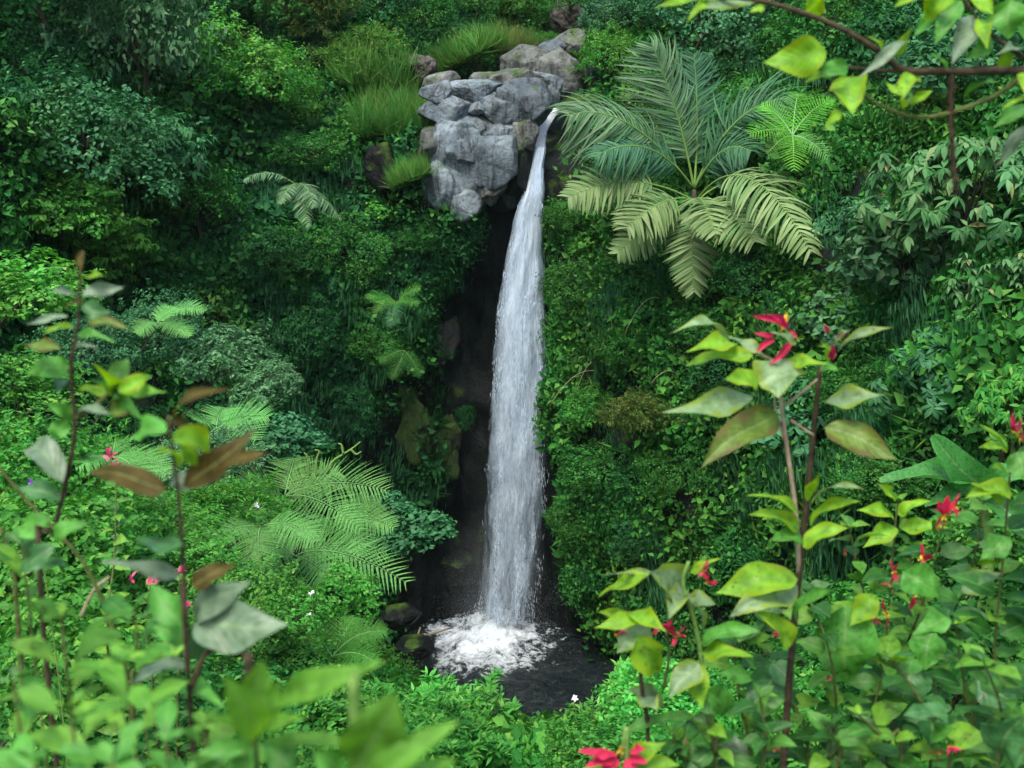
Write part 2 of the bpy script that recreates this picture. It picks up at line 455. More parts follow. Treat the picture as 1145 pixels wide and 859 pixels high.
def crown_leaves(r, rad, nl, n, L, style='leaf', zlow=-.35):
    """Leaf positions spread over many lobes of a crown: returns mesh pieces list of (V, F, uv)."""
    rad = np.asarray(rad, float)
    C = [np.zeros(3)]; Rr = [.62]
    for d in rand_dirs(r, nl, zlow, 1):
        C.append(d * r.uniform(.5, .82)); Rr.append(r.uniform(.22, .42))
    C = np.array(C); Rr = np.array(Rr)
    w = Rr ** 2; w[0] *= .6; w /= w.sum()
    li = r.choice(len(C), n, p=w)
    d = rand_dirs(r, n, -.55, 1)
    p = C[li] + d * Rr[li][:, None] * r.uniform(.78, 1.06, n)[:, None]
    keep = np.ones(n, bool)
    for k in range(len(C)):
        q = np.linalg.norm(p - C[k], axis=1) / Rr[k]
        keep &= ~((q < .72) & (li != k))
    p, d = p[keep], d[keep]; n = len(p)
    sg = r.uniform(0, 1, n) < .42                                    # sprigs that break the outline
    org = r.integers(0, n, max(40, n // 45)); so = org[r.integers(0, len(org), n)]
    gd = unit(d + r.normal(0, .45, (n, 3)) + [0, 0, .15])
    gl = r.uniform(.12, .42, n)
    q = p[so] + gd[so] * (gl[so] * r.uniform(0, 1, n) ** .7)[:, None] + r.normal(0, .028, (n, 3))
    p = np.where(sg[:, None], q, p); d = np.where(sg[:, None], gd[so], d)
    p = p * (1 + .22 * vnoise(p * 1.7 + r.uniform(0, 50, 3)))[:, None]
    p, d = p * rad, unit(d / rad)
    tang = unit(np.cross(d, rand_dirs(r, n)))
    if style == 'leaf':
        ax = unit(tang * .9 + d * .45 + np.array([0, 0, -.35]) + r.normal(0, .15, (n, 3)))
        nr = unit(d * .8 + UP * .7 + r.normal(0, .35, (n, 3)))
        ll = L * r.uniform(.65, 1.3, n)
        V, F = rhombs(p, ax, nr, ll, ll * r.uniform(.5, .72, n))
        return [(V, F, None)]
    if style == 'broad':
        ax = unit(tang * .8 + d * .4 + np.array([0, 0, -.5]) + r.normal(0, .15, (n, 3)))
        nr = unit(d * .8 + UP * .9 + r.normal(0, .3, (n, 3)))
        ll = L * r.uniform(.6, 1.3, n)
        return [leaves(p, ax, nr, ll, ll * r.uniform(.5, .75, n), 3, PROF_OVATE, .12, .25)]
    if style == 'grass':
        pb = p * [.95, .95, .12]
        ax = unit(d * [.8, .8, .4] + UP * .8 + r.normal(0, .3, (n, 3)))
        nr = unit(-d * [1, 1, 0] + UP * .3 + r.normal(0, .3, (n, 3)))
        ll = L * r.uniform(.5, 1.3, n)
        return [leaves(pb, ax, nr, ll, ll * r.uniform(.03, .055, n), 5, lambda u: 1 - .95 * u, .1, -np.abs(r.normal(.5, .3, n)))]
    if style == 'whorl':
        out = []
        m = 7
        P0 = np.repeat(p, m, 0); D = np.repeat(unit(d * .7 + UP * .6), m, 0)
        s = unit(np.cross(D, np.array([.3, .5, .1]))); b = np.cross(D, s)
        a = np.tile(np.linspace(0, 2 * np.pi, m, endpoint=False), n) + np.repeat(r.uniform(0, 6, n), m) + r.normal(0, .25, n * m)
        rd = s * np.cos(a)[:, None] + b * np.sin(a)[:, None]
        ax = unit(rd * .85 + D * .25 + np.array([0, 0, -.55]) + r.normal(0, .1, rd.shape))
        nr = unit(D * .9 + UP * .4 + rd * .35)
        ll = L * r.uniform(.6, 1.2, n * m)
        return [leaves(P0, ax, nr, ll, ll * r.uniform(.28, .38, n * m), 3, PROF_LANCE, .12, .35)]
    if style == 'lance':
        ax = unit(tang * .7 + d * .7 + UP * .15 + r.normal(0, .2, (n, 3)))
        nr = unit(d * .5 + UP * .9 + r.normal(0, .3, (n, 3)))
        ll = L * r.uniform(.6, 1.25, n)
        return [leaves(p, ax, nr, ll, ll * r.uniform(.2, .3, n), 3, PROF_LANCE, .15, .3)]
    if style == 'fine':
        ax = unit(tang * .7 + d * .8 + r.normal(0, .25, (n, 3)))
        nr = unit(d * .5 + UP * .6 + r.normal(0, .5, (n, 3)))
        ll = L * r.uniform(.6, 1.4, n)
        V, F = rhombs(p, ax, nr, ll, ll * r.uniform(.18, .3, n))
        return [(V, F, None)]

def grass_blades(r, n, h, spread, w=.02, lean=.6):
    a = r.uniform(0, 2 * np.pi, n); q = np.sqrt(r.uniform(0, 1, n)) * spread
    p = np.stack([q * np.cos(a), q * np.sin(a), np.zeros(n)], -1)
    out = unit(np.stack([np.cos(a), np.sin(a), np.zeros(n)], -1) + r.normal(0, .5, (n, 3)) * [1, 1, 0])
    ax = unit(UP + out * r.uniform(.1, lean, n)[:, None])
    nr = unit(out * -1 + UP * .3)
    L = h * r.uniform(.5, 1.15, n)
    return leaves(p, ax, nr, L, np.full(n, w) * r.uniform(.7, 1.3, n), 5, lambda u: 1 - .95 * u, .1, -np.abs(r.normal(.45, .25, n)))

def frond(mesh, stem, base, ctrl, tip, n, plen, pw, r, upv=UP, sweep=.55, droop=.5, lift=.15, sub=0, prof=None, rr=.02, mi=0, u0=.12):
    """A feather leaf: midrib from base over ctrl to tip with pinnae both sides; sub > 0 divides each pinna again."""
    base, ctrl, tip = (np.asarray(v, float) for v in (base, ctrl, tip))
    ctrl = ctrl + r.normal(0, .05, 3) * np.linalg.norm(tip - base); droop = droop * r.uniform(.8, 1.7)
    f = lambda t: ((1 - t) ** 2)[:, None] * base + (2 * t * (1 - t))[:, None] * ctrl + (t ** 2)[:, None] * tip
    t = np.linspace(0, 1, 24); cpts = f(t)
    V, F = tube(cpts, rr * (1 - .8 * t), 5)
    stem.add(V, F)
    u = np.linspace(u0, .985, n); pts = f(u)
    tan = unit(f(np.minimum(u + .01, 1)) - f(u - .01))
    prof = prof or (lambda x: np.sin(np.pi * np.clip(.16 + .80 * x, 0, 1)) ** .8)
    for s in (1, -1):
        side = unit(np.cross(tan, np.broadcast_to(upv, tan.shape))) * s
        nrm = unit(np.cross(side, tan) * s)
        nrm = np.where((nrm @ np.asarray(upv))[:, None] < 0, -nrm, nrm)
        sw = sweep * (.55 + .9 * u)[:, None]
        ax = unit(side + tan * sw + nrm * (lift + (0 if sub else r.normal(0, .16, (n, 1)))) + r.normal(0, .05 if sub else .1, side.shape))
        L = plen * prof((u - u0) / (1 - u0)) * r.uniform(.9, 1.08, n)
        if not sub:
            nn = unit(nrm + r.normal(0, .12, nrm.shape))
            V, F, uv = leaves(pts, ax, nn, L, np.full(n, pw), 5, lambda x: np.clip(np.sin(np.pi * np.clip(.12 + .87 * x, 0, 1)) ** .6, .04, 1), .22, droop)
            mesh.add(V, F, uv, mi)
        else:
            v = np.linspace(.06, .97, sub)
            cen = pts[:, None] + ax[:, None] * L[:, None, None] * v[None, :, None] - UP * droop * L[:, None, None] * (v ** 2)[None, :, None]
            pt = unit(ax[:, None] - UP * 2 * droop * v[None, :, None])
            pl = pw * (1.02 - v ** 1.6)[None, :] * (L / L.max())[:, None] ** .4
            for q in (1, -1):
                sd = unit(np.cross(np.broadcast_to(nrm[:, None], pt.shape), pt)) * q
                a2 = unit(sd + pt * .45)
                V, F = rhombs(cen.reshape(-1, 3), a2.reshape(-1, 3), np.broadcast_to(nrm[:, None], pt.shape).reshape(-1, 3) + r.normal(0, .1, (n * sub, 3)),
                              pl.reshape(-1), np.full(n * sub, plen / sub * .85), .05, .15)
                mesh.add(V, F, None, mi)

def boulder_shape(r, rx, ry, rz, cuts=11, sub=5, rough=.06):
    bm = bmesh.new(); bmesh.ops.create_icosphere(bm, subdivisions=sub, radius=1)
    V = np.array([v.co[:] for v in bm.verts]); F = np.array([[v.index for v in f.verts] for f in bm.faces]); bm.free()
    nd = np.concatenate([rand_dirs(r, cuts), unit(np.array([[0, -1, .25], [.45, -1, .1], [-.5, -1, -.1], [.1, -.6, 1]]) + r.normal(0, .16, (4, 3)))]); dd = np.concatenate([r.uniform(.6, .92, cuts), r.uniform(.62, .8, 4)])
    d = unit(V)
    m = np.max((d @ nd.T) / dd, axis=1)
    V = d / np.maximum(m, 1 / 1.0)[:, None]
    q = r.uniform(0, 99, 3)
    V *= (1 + rough * vnoise(d * 2.6 + q) + rough * .6 * vnoise(d * 6 + q) + rough * .45 * vnoise(d * 15 + q) - rough * 1.6 * np.clip(.12 - np.abs(vnoise(d * 2.1 + q + 7)), 0, 1) / .12 * .5)[:, None]
    return V * [rx, ry, rz], F

# ------------------------------------------------------------------ terrain: gorge walls and hillsides
ZS = np.array([-1.5, 0, 4, 8, 12, 14.5, 16, 16.6, 18, 20, 23, 28, 38.0])
SIDE = [0, 0, .1, .5, 1.2, 2.2, 3.4, 4.0, 5.6, 9, 13, 19, 30]
NEAR = [0, 0, .8, 1.8, 3.0, 3.8, 4.5, 4.9, 6.0, 8.0, 11, 17, 27]
FALL = [0, 0, 0, 0, 0, .1, .4, 2.0, 9, 16, 26, 38, 52]
CAVE = [0, 0, .3, .4, .0, -.8, -.2, 1.6, 8, 15, 25, 36, 50]
RGT = [0, 0, -.6, -.9, -.3, .6, 1.8, 2.4, 4.4, 8, 12, 18, 29]
ST = [(-10.5, 10, NEAR), (-10.2, 18, NEAR), (-9.6, 25, NEAR), (-8.8, 31, NEAR), (-7.4, 35, SIDE), (-5.4, 37.6, SIDE), (-3.8, 39.0, SIDE), (-2.9, 40.4, CAVE),
      (-1.6, 41.6, CAVE), (-.4, 41.4, FALL), (.6, 40.9, FALL), (1.5, 40.0, FALL), (2.0, 38.8, RGT), (3.2, 37.4, RGT), (5.0, 35.2, RGT), (6.8, 32, RGT), (8.2, 27.5, RGT), (8.8, 22, RGT), (9.0, 16, NEAR), (9.5, 9, NEAR)]
NS, NZ = 420, 230
sk = np.arange(len(ST)); ss = np.linspace(0, len(ST) - 1, NS)
plan = np.stack([np.interp(ss, sk, [q[i] for q in ST]) for i in (0, 1)], -1)
zz = np.concatenate([np.linspace(-1.5, 23, NZ - 40), np.linspace(23.4, 38, 40)])
offs = np.array([np.interp(zz, ZS, q[2]) for q in ST])
off = np.stack([np.interp(ss, sk, offs[:, j]) for j in range(NZ)], -1)
ker = np.hanning(15); ker /= ker.sum()
sm = lambda a: np.convolve(np.pad(a, 7, mode='edge'), ker, 'valid')
plan = np.stack([sm(plan[:, 0]), sm(plan[:, 1])], -1)
off = np.stack([sm(off[:, j]) for j in range(NZ)], -1)
outw = unit(plan - np.array([0, 20.0]))
G = np.zeros((NS, NZ, 3))
G[..., :2] = plan[:, None] + outw[:, None] * off[..., None]
G[..., 2] = zz[None]
calm = np.exp(-((G[..., 0] - .4) / 2.0) ** 2) * (G[..., 2] < 17)
nz_ = (vnoise(G / 4.5, 7) * .9 + vnoise(G / 2.6, 1) * .7 + vnoise(G / 1.3, 2) * .4 + vnoise(G / .5, 3) * .14) * (1 - .75 * calm)
G[..., :2] += outw[:, None] * nz_[..., None]
G[..., 2] += vnoise(G / 2.1, 4) * .35
def grid_faces(a, b):
    i = np.arange(a - 1)[:, None] * b; j = np.arange(b - 1)[None]
    return np.stack([i + j, i + j + 1, i + b + j + 1, i + b + j], -1).reshape(-1, 4)
def grid_normals(Gd):
    return unit(np.cross(np.gradient(Gd, axis=0), np.gradient(Gd, axis=1)))
m_ = Mesh(); m_.add(G.reshape(-1, 3), grid_faces(NS, NZ)[:, ::-1])
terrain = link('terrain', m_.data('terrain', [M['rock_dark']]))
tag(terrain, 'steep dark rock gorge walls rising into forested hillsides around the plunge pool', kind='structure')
GN = grid_normals(G)
GN = np.where(((GN[..., :2] * -outw[:, None]).sum(-1) < 0)[..., None], -GN, GN)

# near slope the viewer looks over: one sheet down to the valley floor
def smooth(a, b, x):
    t = np.clip((x - a) / (b - a), 0, 1); return t * t * (3 - 2 * t)
def rim_y(x):
    return np.interp(x, [-14, -7, -4.5, -2.6, -1.6, -.9, .1, 1.2, 2.2, 3.5, 6, 14], [24, 23, 21, 19.2, 17.9, 15.6, 12.6, 12.0, 12.2, 12.8, 15, 18])
def near_h(x, y):
    x, y = np.asarray(x, float), np.asarray(y, float)
    ry = rim_y(x); yy = np.minimum(np.maximum(y, -1), ry)
    h = EYE - 1.75 - .47 * yy - .10 * np.exp(-((yy - 3) / 2) ** 2)
    h = h + smooth(0, -8.5, x) * 4.6 * smooth(6, 15, yy) + smooth(3.0, 9, x) * 2.4 * smooth(6, 15, yy)
    h = h + (vnoise(np.stack([x / 1.7, y / 1.7, x * 0], -1), 9) * .22 + vnoise(np.stack([x / .6, y / .6, x * 0], -1), 10) * .07) * smooth(1, 5, y)
    return np.maximum(h - np.maximum(y - ry, 0) * 2.4, -.7)
xs = np.linspace(-14, 14, 170); ys = np.linspace(-7, 46, 320)
HX, HY = np.meshgrid(xs, ys, indexing='ij')
H = np.stack([HX, HY, near_h(HX, HY)], -1)
m_ = Mesh(); m_.add(H.reshape(-1, 3), grid_faces(170, 320))
ground = link('ground', m_.data('ground', [M['soil']]))
tag(ground, 'overgrown slope falling away below the viewpoint to the floor of the gorge', kind='structure')
HN = grid_normals(H); HN = np.where((HN[..., 2] < 0)[..., None], -HN, HN)

# lookup of the surface seen at a photograph position
SV = np.concatenate([G.reshape(-1, 3), H.reshape(-1, 3)]); SN = np.concatenate([GN.reshape(-1, 3), HN.reshape(-1, 3)])
SX, SY, SD = proj(SV)
def surf(px, py, mn=4.0):
    k = np.where((np.abs(SX - px) < 16) & (np.abs(SY - py) < 16) & (SD > mn))[0]
    k = k[SD[k] < SD[k].min() + 1.2]
    i = k[np.argmin((SX[k] - px) ** 2 + (SY[k] - py) ** 2)]
    return SV[i].copy(), SN[i].copy()
def nearest(p):
    i = np.argmin(((SV - p) ** 2).sum(1)); return SV[i].copy(), SN[i].copy()

# ------------------------------------------------------------------ plunge pool
def water_mat():
    m, nt, out = nodes('pool_water')
    geo = N(nt, 'ShaderNodeNewGeometry')
    off_ = N(nt, 'ShaderNodeVectorMath', operation='SUBTRACT'); off_.inputs[1].default_value = (-.85, 38.6, 0)
    nt.links.new(geo.outputs['Position'], off_.inputs[0])
    sc_ = N(nt, 'ShaderNodeVectorMath', operation='MULTIPLY'); sc_.inputs[1].default_value = (.47, .44, 0)
    nt.links.new(off_.outputs[0], sc_.inputs[0])
    ln = N(nt, 'ShaderNodeVectorMath', operation='LENGTH'); nt.links.new(sc_.outputs[0], ln.inputs[0])
    n1 = N(nt, 'ShaderNodeTexNoise', Scale=1.6, Detail=7.0, Roughness=.68, Distortion=.8)
    n2 = N(nt, 'ShaderNodeTexNoise', Scale=7.0, Detail=5.0, Roughness=.7)
    for n in (n1, n2): nt.links.new(geo.outputs['Position'], n.inputs['Vector'])
    f = math_n(nt, 'ADD', ln.outputs['Value'], math_n(nt, 'MULTIPLY', math_n(nt, 'SUBTRACT', n1.outputs['Fac'], .5), 2.6))
    f = math_n(nt, 'ADD', f, math_n(nt, 'MULTIPLY', math_n(nt, 'SUBTRACT', n2.outputs['Fac'], .5), 1.5))
    foam = ramp(nt, f, [(.25, (1, 1, 1)), (.7, (.5, .5, .5)), (1.15, (0, 0, 0))])
    vo = N(nt, 'ShaderNodeTexVoronoi', Scale=5.0); vo.feature = 'DISTANCE_TO_EDGE'
    nt.links.new(mixc(nt, .35, geo.outputs['Position'], n1.outputs['Color']), vo.inputs['Vector'])
    lace = ramp(nt, vo.outputs['Distance'], [(0, (1, 1, 1)), (.03, (0, 0, 0))])
    reach = ramp(nt, math_n(nt, 'ADD', ln.outputs['Value'], n1.outputs['Fac']), [(.0, (1, 1, 1)), (1.0, (.0, .0, .0))])
    reach.color_ramp.elements[1].position = 1.0
    r2 = math_n(nt, 'MULTIPLY', math_n(nt, 'SUBTRACT', 3.0, ln.outputs['Value'], True), math_n(nt, 'MULTIPLY', lace.outputs['Color'], n2.outputs['Fac']))
    fo = math_n(nt, 'MAXIMUM', foam.outputs['Color'], math_n(nt, 'MULTIPLY', r2, .09))
    deep = ramp(nt, n1.outputs['Fac'], [(.35, (.002, .007, .009)), (.7, (.006, .012, .012))])
    col = mixc(nt, fo, deep.outputs['Color'], (.60, .68, .75))
    rg = math_n(nt, 'MULTIPLY_ADD', fo, .6); rg.node.inputs[2].default_value = .12
    bs = N(nt, 'ShaderNodeBsdfPrincipled', IOR=1.33)
    nt.links.new(col, bs.inputs['Base Color']); nt.links.new(rg, bs.inputs['Roughness'])
    hh = math_n(nt, 'ADD', n1.outputs['Fac'], math_n(nt, 'MULTIPLY', n2.outputs['Fac'], .35))
    bp = N(nt, 'ShaderNodeBump', Strength=.9, Distance=.22)
    nt.links.new(hh, bp.inputs['Height']); nt.links.new(bp.outputs['Normal'], bs.inputs['Normal'])
    nt.links.new(bs.outputs[0], out.inputs['Surface'])
    return m
wx, wy = np.meshgrid(np.linspace(-9, 9, 150), np.linspace(24, 42.5, 150), indexing='ij')
rr_ = np.hypot((wx + .55) / 1.9, (wy - 38.9) / 2.2)
wz = .02 + (vnoise(np.stack([wx * 1.6, wy * 1.6, wx * 0], -1), 5) * .05 + vnoise(np.stack([wx * 4, wy * 4, wx * 0], -1), 6) * .03) * (1 + 3 * np.exp(-rr_ ** 2)) + .25 * np.exp(-rr_ ** 2 * 1.5)
m_ = Mesh(); m_.add(np.stack([wx, wy, wz], -1).reshape(-1, 3), grid_faces(150, 150))
pool = link('water', m_.data('water', [water_mat()]))
tag(pool, 'dark plunge pool with white foam where the waterfall lands', kind='structure')

# ------------------------------------------------------------------ waterfall
FY = [150, 165, 200, 250, 300, 350, 400, 450, 500, 550, 600, 650, 690]
FL = [599, 598, 588, 571, 562, 554, 549, 546, 542, 539, 537, 533, 526]
FR = [611, 610, 609, 609, 611, 613, 616, 616, 615, 615, 612, 606, 604]
def fall_at(py):
    """Left and right edge of the falling water at one height."""
    yd = np.interp(py, [150, 165, 220, 690], [40.9, 40.6, 40.1, 39.4])
    return P(np.interp(py, FY, FL), py, float(yd)), P(np.interp(py, FY, FR), py, float(yd))
def fall_mat(name, lo, hi, sx, sy, bright):
    m, nt, out = nodes(name)
    uv = N(nt, 'ShaderNodeUVMap')
    mp = N(nt, 'ShaderNodeVectorMath', operation='MULTIPLY'); mp.inputs[1].default_value = (sx, sy, 1)
    nt.links.new(uv.outputs['UV'], mp.inputs[0])
    n1 = N(nt, 'ShaderNodeTexNoise', Scale=1.0, Detail=6.0, Roughness=.65, Distortion=.4)
    nt.links.new(mp.outputs[0], n1.inputs['Vector'])
    mp2 = N(nt, 'ShaderNodeVectorMath', operation='MULTIPLY'); mp2.inputs[1].default_value = (sx * 2.6, sy * 4.5, 1)
    nt.links.new(uv.outputs['UV'], mp2.inputs[0])
    n2 = N(nt, 'ShaderNodeTexNoise', Scale=1.0, Detail=4.0, Roughness=.7)
    nt.links.new(mp2.outputs[0], n2.inputs['Vector'])
    s = N(nt, 'ShaderNodeSeparateXYZ'); nt.links.new(uv.outputs['UV'], s.inputs[0])
    ed = math_n(nt, 'ABSOLUTE', math_n(nt, 'SUBTRACT', s.outputs['X'], .5))
    edge = math_n(nt, 'MULTIPLY', math_n(nt, 'SUBTRACT', .5, ed), 1.5)
    a = math_n(nt, 'ADD', math_n(nt, 'MULTIPLY', n1.outputs['Fac'], .75), math_n(nt, 'MULTIPLY', n2.outputs['Fac'], .45))
    thin = math_n(nt, 'MULTIPLY', math_n(nt, 'POWER', s.outputs['Y'], 1.2), .36)                        # thinner the farther it has fallen; also dims the lower fall like gorge shade
    a = math_n(nt, 'SUBTRACT', math_n(nt, 'ADD', a, math_n(nt, 'MINIMUM', edge, .30)), thin)
    al = ramp(nt, a, [(lo, (0, 0, 0)), (hi, (1, 1, 1))])
    df = N(nt, 'ShaderNodeBsdfPrincipled', Roughness=.5)
    df.inputs['Base Color'].default_value = (*bright, 1)
    bp = N(nt, 'ShaderNodeBump', Strength=.8, Distance=.12)
    nt.links.new(n1.outputs['Fac'], bp.inputs['Height']); nt.links.new(bp.outputs['Normal'], df.inputs['Normal'])
    tl = N(nt, 'ShaderNodeBsdfTranslucent'); tl.inputs['Color'].default_value = (*bright, 1)
    mx0 = N(nt, 'ShaderNodeMixShader', Fac=.35)
    nt.links.new(df.outputs[0], mx0.inputs[1]); nt.links.new(tl.outputs[0], mx0.inputs[2])
    tp = N(nt, 'ShaderNodeBsdfTransparent')
    mx = N(nt, 'ShaderNodeMixShader')
    nt.links.new(al.outputs['Color'], mx.inputs[0]); nt.links.new(tp.outputs[0], mx.inputs[1]); nt.links.new(mx0.outputs[0], mx.inputs[2])
    nt.links.new(mx.outputs[0], out.inputs['Surface'])
    return m
def fall_sheet(back, bulge, squeeze, seed):
    nu, nv = 26, 150
    V = np.zeros((nv, nu, 3)); UV = np.zeros((nv, nu, 2))
    for i, t in enumerate(np.linspace(0, 1, nv)):
        l, r = fall_at(165 + (690 - 165) * t)
        c, hw = (l + r) / 2, (r - l) / 2 * squeeze
        u = np.linspace(-1, 1, nu)
        V[i] = c + hw * u[:, None]
        V[i, :, 1] += back - bulge * np.sqrt(np.maximum(0, 1 - u * u)) * (.25 + .75 * t)
        UV[i, :, 0] = (u + 1) / 2; UV[i, :, 1] = t
    nn = vnoise(np.stack([UV[..., 0] * 5, UV[..., 1] * 14, UV[..., 0] * 0 + seed], -1), 3)
    V[..., 1] -= nn * .12; V[..., 0] += vnoise(np.stack([UV[..., 0] * 2, UV[..., 1] * 22, UV[..., 0] * 0 + seed], -1), 8) * .05
    m = Mesh(); m.add(V.reshape(-1, 3), grid_faces(nv, nu), UV.reshape(-1, 2)); return m
wf = thing('waterfall', tuple((fall_at(690)[0] + fall_at(690)[1]) / 2 * [1, 1, 0]), 'tall white waterfall dropping from the grey boulders into the dark plunge pool', 'waterfall')
wo = np.array(wf.location)
def wpart(name, m, mat, kind=None):
    for v in m.V: v -= wo
    o = link(name, m.data(name, [mat]), wf)
    if kind: o['kind'] = kind
    return o
wpart('water_sheet', fall_sheet(.25, .35, .92, 1), fall_mat('fall_back', .36, .90, 8, 9, (.42, .55, .68)))
wpart('water_sheet', fall_sheet(0, .6, .86, 2), fall_mat('fall_front', .40, .92, 12, 15, (.62, .75, .88)))
# falling spray: thin streaks of drops
m, nt, out = nodes('spray')
bs = N(nt, 'ShaderNodeBsdfPrincipled', Roughness=.6); bs.inputs['Base Color'].default_value = (.68, .80, .92, 1)
tl = N(nt, 'ShaderNodeBsdfTranslucent'); tl.inputs['Color'].default_value = (.68, .80, .92, 1)
mx = N(nt, 'ShaderNodeMixShader', Fac=.4); nt.links.new(bs.outputs[0], mx.inputs[1]); nt.links.new(tl.outputs[0], mx.inputs[2]); nt.links.new(mx.outputs[0], out.inputs['Surface'])
M['spray'] = m
rw = np.random.default_rng(21)
ns = 42000
t = rw.uniform(0, 1, ns) ** .8
ee = [fall_at(160 + 530 * q) for q in np.linspace(0, 1, 200)]
EL = np.array([e[0] for e in ee]); ER = np.array([e[1] for e in ee])
k = np.minimum((t * 199).astype(int), 199)
u = rw.normal(.50, .19 + .02 * t, ns); u = np.where((u < .02) | (u > .98), .5, u)
pos = EL[k] + (ER[k] - EL[k]) * u[:, None]
pos[:, 1] += rw.normal(-.25, .25, ns) * (.3 + t)
clump = vnoise(np.stack([pos[:, 0] * 5.5, pos[:, 2] * .8, pos[:, 1]], -1), 12) + .6 * vnoise(np.stack([pos[:, 0] * 3, pos[:, 2] * 2.6, pos[:, 1]], -1), 13)
keep = clump > rw.uniform(-.25, .7, ns) + .35 * t
pos, t = pos[keep], t[keep]; ns = len(pos)
L = rw.uniform(.08, .34, ns) * (.7 + .5 * t); W = rw.uniform(.006, .026, ns)
L = L * (1 - .35 * t); W = W * (1 - .3 * t)
V, F = rhombs(pos, np.tile([[0, 0, -1.0]], (ns, 1)) + rw.normal(0, .09, (ns, 3)), np.tile([[0, -1.0, .2]], (ns, 1)) + rw.normal(0, .5, (ns, 3)), L, W, .2, 0)
m_ = Mesh(); m_.add(V, F); wpart('spray', m_, M['spray'], 'stuff')
# mist at the foot and along the fall: tiny airborne drops
nm = 24000
zq = np.abs(rw.normal(0, 1, nm)); hz = zq * 1.4
pos = np.stack([rw.normal(-.35, .85, nm) * (1 + .10 * hz), 38.7 + rw.normal(0, .9, nm) * (1 + .08 * hz), hz - .1], -1)
wisp = vnoise(pos * [.9, .9, .5], 31) + .5 * vnoise(pos * 2.2, 32)
pos = pos[wisp > rw.uniform(-.7, .6, nm)]; n1_ = len(pos)
nm = len(pos)
d = rand_dirs(rw, nm); sz = rw.uniform(.005, .013, nm)
V, F = rhombs(pos, d, rand_dirs(rw, nm), sz, sz, .2, 0)
m_ = Mesh(); m_.add(V, F); wpart('fine_drops', m_, M['spray'], 'stuff')
m, nt, out = nodes('mist')
tc = N(nt, 'ShaderNodeTexCoord'); ln = N(nt, 'ShaderNodeVectorMath', operation='LENGTH'); nt.links.new(tc.outputs['Object'], ln.inputs[0])
nzm = N(nt, 'ShaderNodeTexNoise', Scale=2.2, Detail=3.0); nt.links.new(tc.outputs['Object'], nzm.inputs['Vector'])
fo = math_n(nt, 'MULTIPLY', math_n(nt, 'SUBTRACT', 1.0, ln.outputs['Value'], True), math_n(nt, 'MULTIPLY', nzm.outputs['Fac'], nzm.outputs['Fac']))
pv_ = N(nt, 'ShaderNodeVolumePrincipled'); pv_.inputs['Color'].default_value = (.88, .95, 1, 1); pv_.inputs['Anisotropy'].default_value = .2
nt.links.new(math_n(nt, 'MULTIPLY', fo, .26), pv_.inputs['Density']); nt.links.new(pv_.outputs[0], out.inputs['Volume'])
M['mist'] = m
bm = bmesh.new(); bmesh.ops.create_icosphere(bm, subdivisions=3, radius=1); me = bpy.data.meshes.new('mist'); bm.to_mesh(me); bm.free(); me.materials.append(m)
mo = link('mist', me, wf, (-.3, -.1, 1.6)); mo.scale = (1.9, 1.7, 4.0); mo['kind'] = 'stuff'
# splash: bursts thrown up from the pool
nsp = 5000
a = rw.uniform(0, 6.28, nsp); q = np.sqrt(rw.uniform(0, 1, nsp)) * 1.75
pos = np.stack([-.85 + q * np.cos(a), 38.7 + q * np.sin(a) * 1.05, np.abs(rw.normal(0, .28, nsp)) * (1.3 - q * .5) + .1], -1)
ok = vnoise(pos * [2.2, 2.2, 1.2], 41) > rw.uniform(-.6, .5, nsp)
pos = pos[ok]; nsp = len(pos)
ax = unit(np.stack([pos[:, 0] + .6, pos[:, 1] - 38.8, np.full(nsp, 1.2)], -1) + rw.normal(0, .5, (nsp, 3)))
V, F = rhombs(pos, ax, rand_dirs(rw, nsp), rw.uniform(.015, .07, nsp), rw.uniform(.006, .02, nsp), .2, .2)
m_ = Mesh(); m_.add(V, F); wpart('splash', m_, M['spray'], 'stuff')

# thin air haze over the whole gorge
m, nt, out = nodes('haze')
pv_ = N(nt, 'ShaderNodeVolumePrincipled', Density=HAZE); pv_.inputs['Color'].default_value = (.75, .97, .93, 1)
nt.links.new(pv_.outputs[0], out.inputs['Volume'])
if HAZE:
    bm = bmesh.new(); bmesh.ops.create_cube(bm, size=1); me = bpy.data.meshes.new('haze'); bm.to_mesh(me); bm.free(); me.materials.append(m)
    hz_ = link('haze', me, None, (0, 35, 19)); hz_.scale = (170, 170, 46)
    tag(hz_, 'thin moist air filling the gorge', kind='stuff')

# small cascade feeding the lip
cp_ = np.array([P(646, 108, 45.5), P(628, 119, 43.5), P(616, 128, 42.3), P(607, 145, 41.4), P(604, 168, 40.7)])
cs = spline(cp_, 40); m_ = Mesh()
wd = np.interp(np.linspace(0, 1, 40), [0, .3, .7, 1], [.30, .28, .22, .2])
uu = np.linspace(-1, 1, 12)
V = cs[:, None] + np.stack([wd[:, None] * uu[None] * .85, wd[:, None] * uu[None] * .5, .06 * (1 - uu[None] ** 2) + 0 * wd[:, None]], -1)
V += vnoise(V * 5, 50)[..., None] * .05
UV = np.stack(np.broadcast_arrays((uu[None] + 1) / 2, np.linspace(0, .5, 40)[:, None]), -1)
m_.add(V.reshape(-1, 3), grid_faces(40, 12), UV.reshape(-1, 2))
wpart('cascade', m_, fall_mat('fall_cascade', .38, .72, 6, 22, (.78, .85, .92)))

